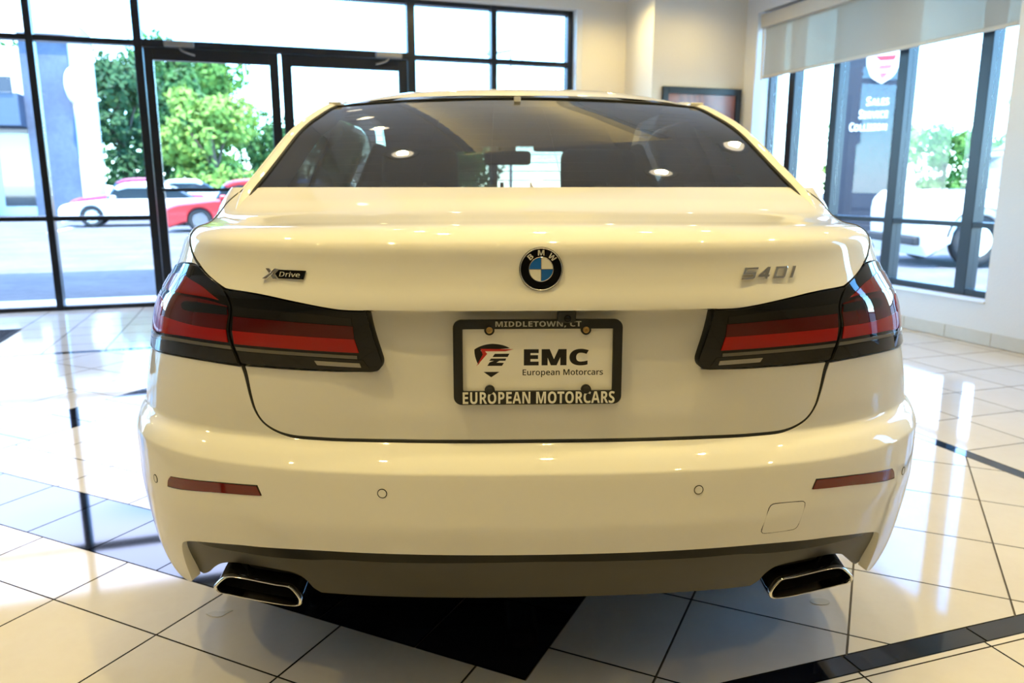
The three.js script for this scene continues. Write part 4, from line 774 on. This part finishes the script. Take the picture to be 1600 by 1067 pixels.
// ---------------------------------------------------------------- outside
const GY = -0.12;
const O = {
  asphalt: std({ color: lin(1, 1, 1), map: noiseTexture(256, [0.23, 0.235, 0.25], [0.37, 0.375, 0.39], [6, 40, 128], 0.25, true), roughness: 0.95 }),
  line: std({ color: lin(0.75, 0.75, 0.74), roughness: 0.9 }),
  stone: std({ color: lin(1, 1, 1), map: noiseTexture(256, [0.22, 0.25, 0.31], [0.32, 0.35, 0.41], [8, 30, 100], 0.35, true), roughness: 0.9 }),  // darkened and blued: the shade on the pier is put into the colour
  render: std({ color: lin(0.72, 0.72, 0.71), roughness: 0.8 }),
  panel: std({ color: lin(0.035, 0.05, 0.08), roughness: 0.5 }),  // canopy and columns: their blue shade is carried by the base colour
  darkGlass: phy({ color: lin(0.02, 0.03, 0.035), roughness: 0.05, clearcoat: 1, clearcoatRoughness: 0.02 }),
  bark: std({ color: lin(0.09, 0.065, 0.045), roughness: 0.95 }),
  grass: std({ color: lin(0.10, 0.18, 0.04), roughness: 1 }),
  sign: std({ color: lin(0.016, 0.018, 0.026), roughness: 0.45 }),  // darkened to stand in for shade on the sign face
  letter: std({ color: lin(0.8, 0.8, 0.8), roughness: 0.5 }),
  signRed: std({ color: lin(0.30, 0.02, 0.03), roughness: 0.5 }),
  pole: std({ color: lin(0.35, 0.35, 0.35), roughness: 0.5, metalness: 0.5 }),
};
{
  // the lot goes round the building
  const lot = structure(inRoom(mesh('parking_lot', [box(-90, 90, GY - 0.3, GY, -110, FRONT - 0.26), box(RIGHT + 0.36, 90, GY - 0.3, GY, FRONT - 0.26, 30), box(-90, LEFT - 0.26, GY - 0.3, GY, FRONT - 0.26, 30)], O.asphalt)));
  const stripe = (x0, x1, z0, z1) => mesh('parking_stripe', box(x0, x1, GY, GY + 0.004, z0, z1), O.line, lot);
  stripe(-6, 3, -8.46, -8.34); stripe(-4.6, -4.48, -11.2, -9.2); for (let x = -14; x < 10; x += 2.7) stripe(x, x + 0.12, -27, -22.5);
  structure(inRoom(mesh('unseen_shade_block', [box(LEFT - 0.3, RIGHT + 0.4, CEIL + 0.25, 12.5, FRONT - 0.3, BACK + 0.3)], M.wallWhite)));  // unseen block on the roof, raised to cast the shaded strip outside
  structure(inRoom(mesh('kerb', [box(LEFT, RIGHT + 1.3, GY, -0.03, FRONT - 1.0, FRONT - 0.26), box(RIGHT + 0.36, RIGHT + 1.3, GY, -0.03, FRONT - 0.26, 6)], O.render)));
}
// neighbouring building on the left: stone pier, white portal, canopy, shop window
{
  const b = inRoom(group('showroom_building'), -9, GY, -36.5);
  tag(b, 'neighbouring pale building with a grey stone pier beyond the left window', 'building');
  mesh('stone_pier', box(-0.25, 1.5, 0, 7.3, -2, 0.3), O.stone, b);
  mesh('white_portal', [box(1.5, 1.92, 0, 7.9, -3, 0.15, 0.03), box(-0.3, 1.92, 7.3, 7.9, -3, 0.6, 0.03)], O.render, b);
  mesh('wing_wall', box(-14, -0.25, 0, 6.9, -6, -0.6), O.render, b);
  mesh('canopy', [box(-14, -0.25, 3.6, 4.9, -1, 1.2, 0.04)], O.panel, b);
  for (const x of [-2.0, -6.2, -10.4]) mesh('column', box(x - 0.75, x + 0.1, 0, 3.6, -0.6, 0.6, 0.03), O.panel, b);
  for (const x of [-1.2, -5.4, -9.6]) mesh('shop_window', box(x - 0.4, x + 0.9, 0.4, 3.4, -0.62, -0.55), O.darkGlass, b);
  mesh('sign_disc', new THREE.CylinderGeometry(0.75, 0.75, 0.14, 40).rotateX(Math.PI / 2).rotateY(1.25).translate(1.75, 5.3, 0.45), O.letter, b);
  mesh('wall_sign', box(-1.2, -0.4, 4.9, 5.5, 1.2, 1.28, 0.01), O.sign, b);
}
// trees
const leafMats = [[0.05, 0.13, 0.03], [0.09, 0.20, 0.035], [0.20, 0.32, 0.06], [0.04, 0.10, 0.035]].map((c) => phy({ color: lin(...c), roughness: 0.9, transmission: 0.35, thickness: 0, specularIntensity: 0.3 }));
function tree(x, z, h, r, mat, label, name = 'tree', n = 5200, lo = 0.04) {
  const t = inRoom(group(name), x, GY, z);
  tag(t, label, 'tree', 'trees around the parking lot');
  const blobs = Array.from({ length: 20 }, () => { const a = rr(0, 6.28), q = Math.sqrt(rnd()) * r * 0.72, y = h * lerp(lo + 0.12, 0.9, rnd()); const f = 1 - Math.abs(y / h - 0.55) * 0.9; return [Math.cos(a) * q * f, y, Math.sin(a) * q * f, r * rr(0.28, 0.5)]; });
  const pos = [], nor = [], leaf = r * 0.06;
  for (let i = 0; i < n; i++) {
    const b = blobs[i % 20], d = V3(rr(-1, 1), rr(-1, 1), rr(-1, 1)).normalize(), c = V3(b[0], b[1], b[2]).addScaledVector(d, b[3] * Math.cbrt(rr(0.25, 1))), u = V3(rr(-1, 1), rr(-1, 1), rr(-1, 1)).normalize(), v = u.clone().cross(d.add(V3(0.01, 0.3, 0))).normalize().multiplyScalar(leaf * rr(0.5, 1)), w = u.multiplyScalar(leaf * rr(0.8, 1.5)), nn = v.clone().cross(w).normalize();
    const q = [c.clone().sub(w), c.clone().add(v), c.clone().add(w), c.clone().sub(v)];
    for (const k of [0, 1, 2, 0, 2, 3]) { pos.push(q[k].x, q[k].y, q[k].z); nor.push(nn.x, nn.y, nn.z); }
  }
  const g = new THREE.BufferGeometry(); g.setAttribute('position', new THREE.Float32BufferAttribute(pos, 3)); g.setAttribute('normal', new THREE.Float32BufferAttribute(nor, 3));
  mesh('foliage', g, mat, t).userData.kind = 'stuff';
  mesh('trunk', tube([V3(0, 0, 0), V3(0.05 * r, h * 0.25, 0), V3(-0.04 * r, h * 0.5, 0.05 * r), V3(0, h * 0.75, 0)], r * 0.06, 16, 8), O.bark, t);
  for (let k = 0; k < 4; k++) { const b = blobs[k]; mesh('branch', tube([V3(0, h * 0.3, 0), V3(b[0] * 0.5, (h * 0.3 + b[1]) / 2 + 0.1, b[2] * 0.5), V3(b[0], b[1], b[2])], r * 0.025, 10, 6), O.bark, t); }
}
[[-7.3, -47.2, 9.4, 2.75, 3, 'tall dark tree just right of the stone pier'], [-6.2, -57, 10.6, 3.9, 0, 'broad mid-green tree behind the white coupe'], [-2.3, -41.2, 5.9, 2.75, 2, 'bright yellow-green tree left of the parked red car'], [-3.6, -67, 11.6, 4.2, 1, 'tall green tree behind the bright yellow-green tree'],
  [0.8, -49, 5.8, 2.1, 0, 'smaller dark green tree right of the yellow-green tree'], [21.5, -19.2, 3.3, 1.1, 1, 'small slim tree behind the white off-road wagon'], [33, -35, 6, 3, 2, 'pale tree far beyond the right windows'], [40, -30, 6.5, 3.2, 1, 'green tree far right beyond the parking lot'], [27, -42, 6.5, 3.2, 2, 'light green tree behind the dark pylon sign'],
  [-14, -52, 9, 4, 0, 'large tree behind the neighbouring pale building'], [5, -56, 6, 3, 1, 'green tree hidden behind the sedan roof'], [14, -56, 6, 3.4, 0, 'dark tree beyond the lamp post']].forEach(([x, z, h, r, m, label]) => tree(x, z, h, r, leafMats[m], label));
// parked cars
function parked(name, label, x, z, turn, col, { L = 4.5, W = 1.8, H = 1.3, wheel = 0.33, cabin = [0.28, 0.36, 0.68, 0.86], belt = 0.62, boxy = false } = {}) {
  const g = inRoom(group(name), x, GY, z); g.rotation.y = PHI + turn;
  tag(g, label, 'car');
  const pm = phy({ color: lin(...col), roughness: 0.35, clearcoat: 1, clearcoatRoughness: 0.03 }), B = H * belt, y0 = wheel * 0.62, w1 = L * 0.19, w2 = L * 0.8;
  const arch = (c) => Array.from({ length: 11 }, (_, k) => [c + (wheel + 0.06) * Math.cos(k * 18 * R), wheel + (wheel + 0.06) * Math.sin(k * 18 * R)]).filter((p) => p[1] > y0).map((p) => [p[0], p[1]]);
  const low = path([[0.08, y0]], arch(w1).reverse(), arch(w2).reverse(), [[L - 0.06, y0]], smooth(boxy ? [[L - 0.02, y0 + 0.1], [L, B * 0.8], [L - 0.05, B]] : [[L, y0 + 0.15], [L, B * 0.8], [L - 0.12, B * 0.98]], 4), [[L * cabin[3], B]], [[L * cabin[0], B * (boxy ? 1 : 0.98)]], smooth(boxy ? [[0.12, B * 0.97], [0, B * 0.85], [0.02, y0 + 0.1]] : [[0.35, B * 0.86], [0.06, B * 0.72], [0.02, y0 + 0.12]], 4));
  const turnIn = (q, w) => q.translate(-L / 2, 0, -w / 2).rotateY(0);
  mesh('body', turnIn(extrude(low, W - 0.12, 0.06), W - 0.12), pm, g);
  const cab = smooth([[L * cabin[0], B - 0.02], [L * cabin[1], H - 0.06], [L * (cabin[1] + 0.06), H - 0.01], [L * (cabin[2] - 0.04), H - 0.01], [L * cabin[2], H - 0.05], [L * cabin[3], B - 0.02]], boxy ? 2 : 5);
  mesh('windows', turnIn(extrude(cab, W - 0.42, 0.05), W - 0.42), O.darkGlass, g);
  const roof = path(smooth([[L * cabin[1] - 0.03, H - 0.1], [L * (cabin[1] + 0.05), H - 0.005], [L * (cabin[2] - 0.03), H - 0.005], [L * cabin[2] + 0.03, H - 0.1]], 4), [[L * cabin[2], H - 0.12], [L * (cabin[2] - 0.05), H - 0.05], [L * (cabin[1] + 0.06), H - 0.05], [L * cabin[1], H - 0.12]]);
  mesh('roof', turnIn(extrude(roof, W - 0.4, 0.06), W - 0.4), pm, g);
  for (const c of [w1, w2]) for (const s of [-1, 1]) {
    const wg = mesh('wheel', new THREE.TorusGeometry(wheel * 0.76, wheel * 0.24, 12, 30).translate(c - L / 2, wheel, s * (W / 2 - 0.12)), C.tyre, g);
    mesh('rim', [new THREE.CylinderGeometry(wheel * 0.6, wheel * 0.6, 0.12, 24).rotateX(Math.PI / 2).translate(c - L / 2, wheel, s * (W / 2 - 0.12))], C.satin, wg);
    if (boxy) mesh('wing_flare', sheet((u, t) => { const a = lerp(0.1, Math.PI - 0.1, u); return V3(c - L / 2 + (wheel + 0.1) * Math.cos(a), wheel + 0.02 + (wheel + 0.1) * Math.sin(a), s * lerp(W / 2 - 0.15, W / 2 + 0.07, t)); }, 16, 2), C.rubber, g);
  }
  for (const s of [-1, 1]) { mesh('headlight', new RoundedBoxGeometry(0.12, 0.12, 0.34, 3, 0.04).translate(-L / 2 + 0.12, B * 0.74, s * (W / 2 - 0.28)), C.clear, g); mesh('tail_lamp', new RoundedBoxGeometry(0.06, 0.12, 0.3, 3, 0.02).translate(L / 2 - 0.01, B * 0.84, s * (W / 2 - 0.25)), C.red, g); mesh('mirror', new RoundedBoxGeometry(0.16, boxy ? 0.22 : 0.12, 0.2, 3, 0.04).translate(-L / 2 + L * (cabin[0] + 0.05), B + 0.1, s * (W / 2 + 0.02)), boxy ? C.rubber : pm, g); }
  if (boxy) mesh('tow_hook', new RoundedBoxGeometry(0.2, 0.14, W * 0.9, 3, 0.04).translate(-L / 2 - 0.05, y0 + 0.16, 0), C.rubber, g);
  return g;
}
parked('coupe', 'low white coupe parked outside beside the stone pier', -3.9, -26.2, 0.05, [0.8, 0.8, 0.8], { H: 1.28 });
parked('parked_sedan', 'red car parked outside under the yellow-green tree', -0.55, -22.4, 0.0, [0.45, 0.02, 0.02], { H: 1.36 });
parked('parked_sedan', 'dark red car standing behind the white coupe', -4.6, -31, 0.1, [0.2, 0.01, 0.05], { H: 1.45 });
parked('parked_sedan', 'pale silver car in the far row left of the yellow-green tree', -3.6, -36.5, 0.1, [0.55, 0.6, 0.66], { H: 1.45 });
parked('parked_sedan', 'blue car in the far row behind the red car', 1.4, -35, 0.1, [0.1, 0.2, 0.45], { H: 1.45 });
parked('parked_sedan', 'small pale car far off left of the pylon sign', 16, -27, 0.4, [0.6, 0.62, 0.65], { H: 1.4 });
parked('off_road_wagon', 'white boxy off-road wagon with large tyres outside the right windows', 11.6, -8.2, -0.33, [0.82, 0.82, 0.82], { L: 4.3, W: 1.85, H: 1.86, wheel: 0.41, cabin: [0.36, 0.42, 0.93, 0.95], belt: 0.62, boxy: true });
// pylon sign
{
  const p = inRoom(group('pylon_sign'), 11.75, GY, -12.0); p.rotation.y = 46 * R * -1 + PHI;
  tag(p, 'dark blue-grey pylon sign with a white shield outside the right windows', 'sign');
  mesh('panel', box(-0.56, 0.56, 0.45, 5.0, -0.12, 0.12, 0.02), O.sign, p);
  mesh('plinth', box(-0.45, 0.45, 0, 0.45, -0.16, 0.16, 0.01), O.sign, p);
  const sh = (f) => [...smooth([[-0.31 * f, 0.22 * f], [-0.16 * f, 0.33 * f], [0, 0.36 * f], [0.16 * f, 0.33 * f], [0.31 * f, 0.22 * f]], 4), ...smooth([[0.30 * f, 0.0], [0.20 * f, -0.24 * f], [0, -0.38 * f]], 4), ...smooth([[0, -0.38 * f], [-0.20 * f, -0.24 * f], [-0.30 * f, 0.0]], 4).slice(1)];
  const s = mesh('shield', extrude(sh(1), 0.02, 0.005).translate(0.08, 3.66, 0.12), O.letter, p);
  mesh('shield_mark', [extrude([[-0.16, 0.16], [0.24, 0.16], [0.2, 0.06], [-0.06, 0.06]], 0.012).translate(0.08, 3.66, 0.145), extrude([[-0.06, -0.02], [0.18, -0.02], [0.14, -0.1], [-0.1, -0.1]], 0.012).translate(0.08, 3.66, 0.145), extrude([[-0.06, -0.17], [0.12, -0.17], [0.04, -0.27], [-0.02, -0.27]], 0.012).translate(0.08, 3.66, 0.145)], O.signRed, s);
  [['SALES', 0.42, 2.86], ['SERVICE', 0.54, 2.61], ['COLLISION', 0.70, 2.36]].forEach(([t, w, y]) => mesh('lettering', [text(t[0], w / t.length * 1.05, 0.17, 0.015).translate(0.25 - w, y, 0.12), text(t.slice(1), w - w / t.length * 1.15, 0.135, 0.015).translate(0.25 - w + w / t.length * 1.15, y, 0.12)], O.letter, p));
}
// lamp post
{
  const p = inRoom(group('lamp_post'), 7.3, GY, -22.5);
  tag(p, 'thin parking lot lamp post with a flat head beyond the glass doors', 'lamp post');
  mesh('pole', cyl(0.05, 5.2, V3(0, 2.6, 0)), O.pole, p);
  mesh('lamp_head', new RoundedBoxGeometry(0.85, 0.12, 0.3, 3, 0.04).rotateZ(0.2).translate(-0.35, 5.3, 0), O.pole, p);
}
// two thin pale spots laid on the floor by the exhaust tips
{
  const glossy = phy({ color: lin(0.62, 0.58, 0.48), roughness: 0.03, clearcoat: 1, clearcoatRoughness: 0.0 });
  const floor_spot = (x, z, pts, label) => { const o = mesh('pale_spot', extrude(smooth([...pts, pts[0]], 5).slice(0, -1), 0.0006, 0.0005).rotateX(-Math.PI / 2), glossy); o.position.set(x, 0.0007, z); tag(o, label, 'floor_spot'); };
  floor_spot(0.823, -0.598, Array.from({ length: 14 }, (_, k) => [0.027 * Math.cos(k / 14 * 6.283), 0.017 * Math.sin(k / 14 * 6.283)]), 'small round water spot on the floor under the right exhaust tip');
  floor_spot(-0.832, -0.585, [[-0.036, 0], [-0.018, -0.012], [0.008, -0.014], [0.022, 0.006], [0.03, 0.016], [0.012, 0.012], [-0.006, 0.01], [-0.02, 0.012]], 'small irregular water spot on the floor by the left exhaust tip');
}
renderer.render(scene, camera);
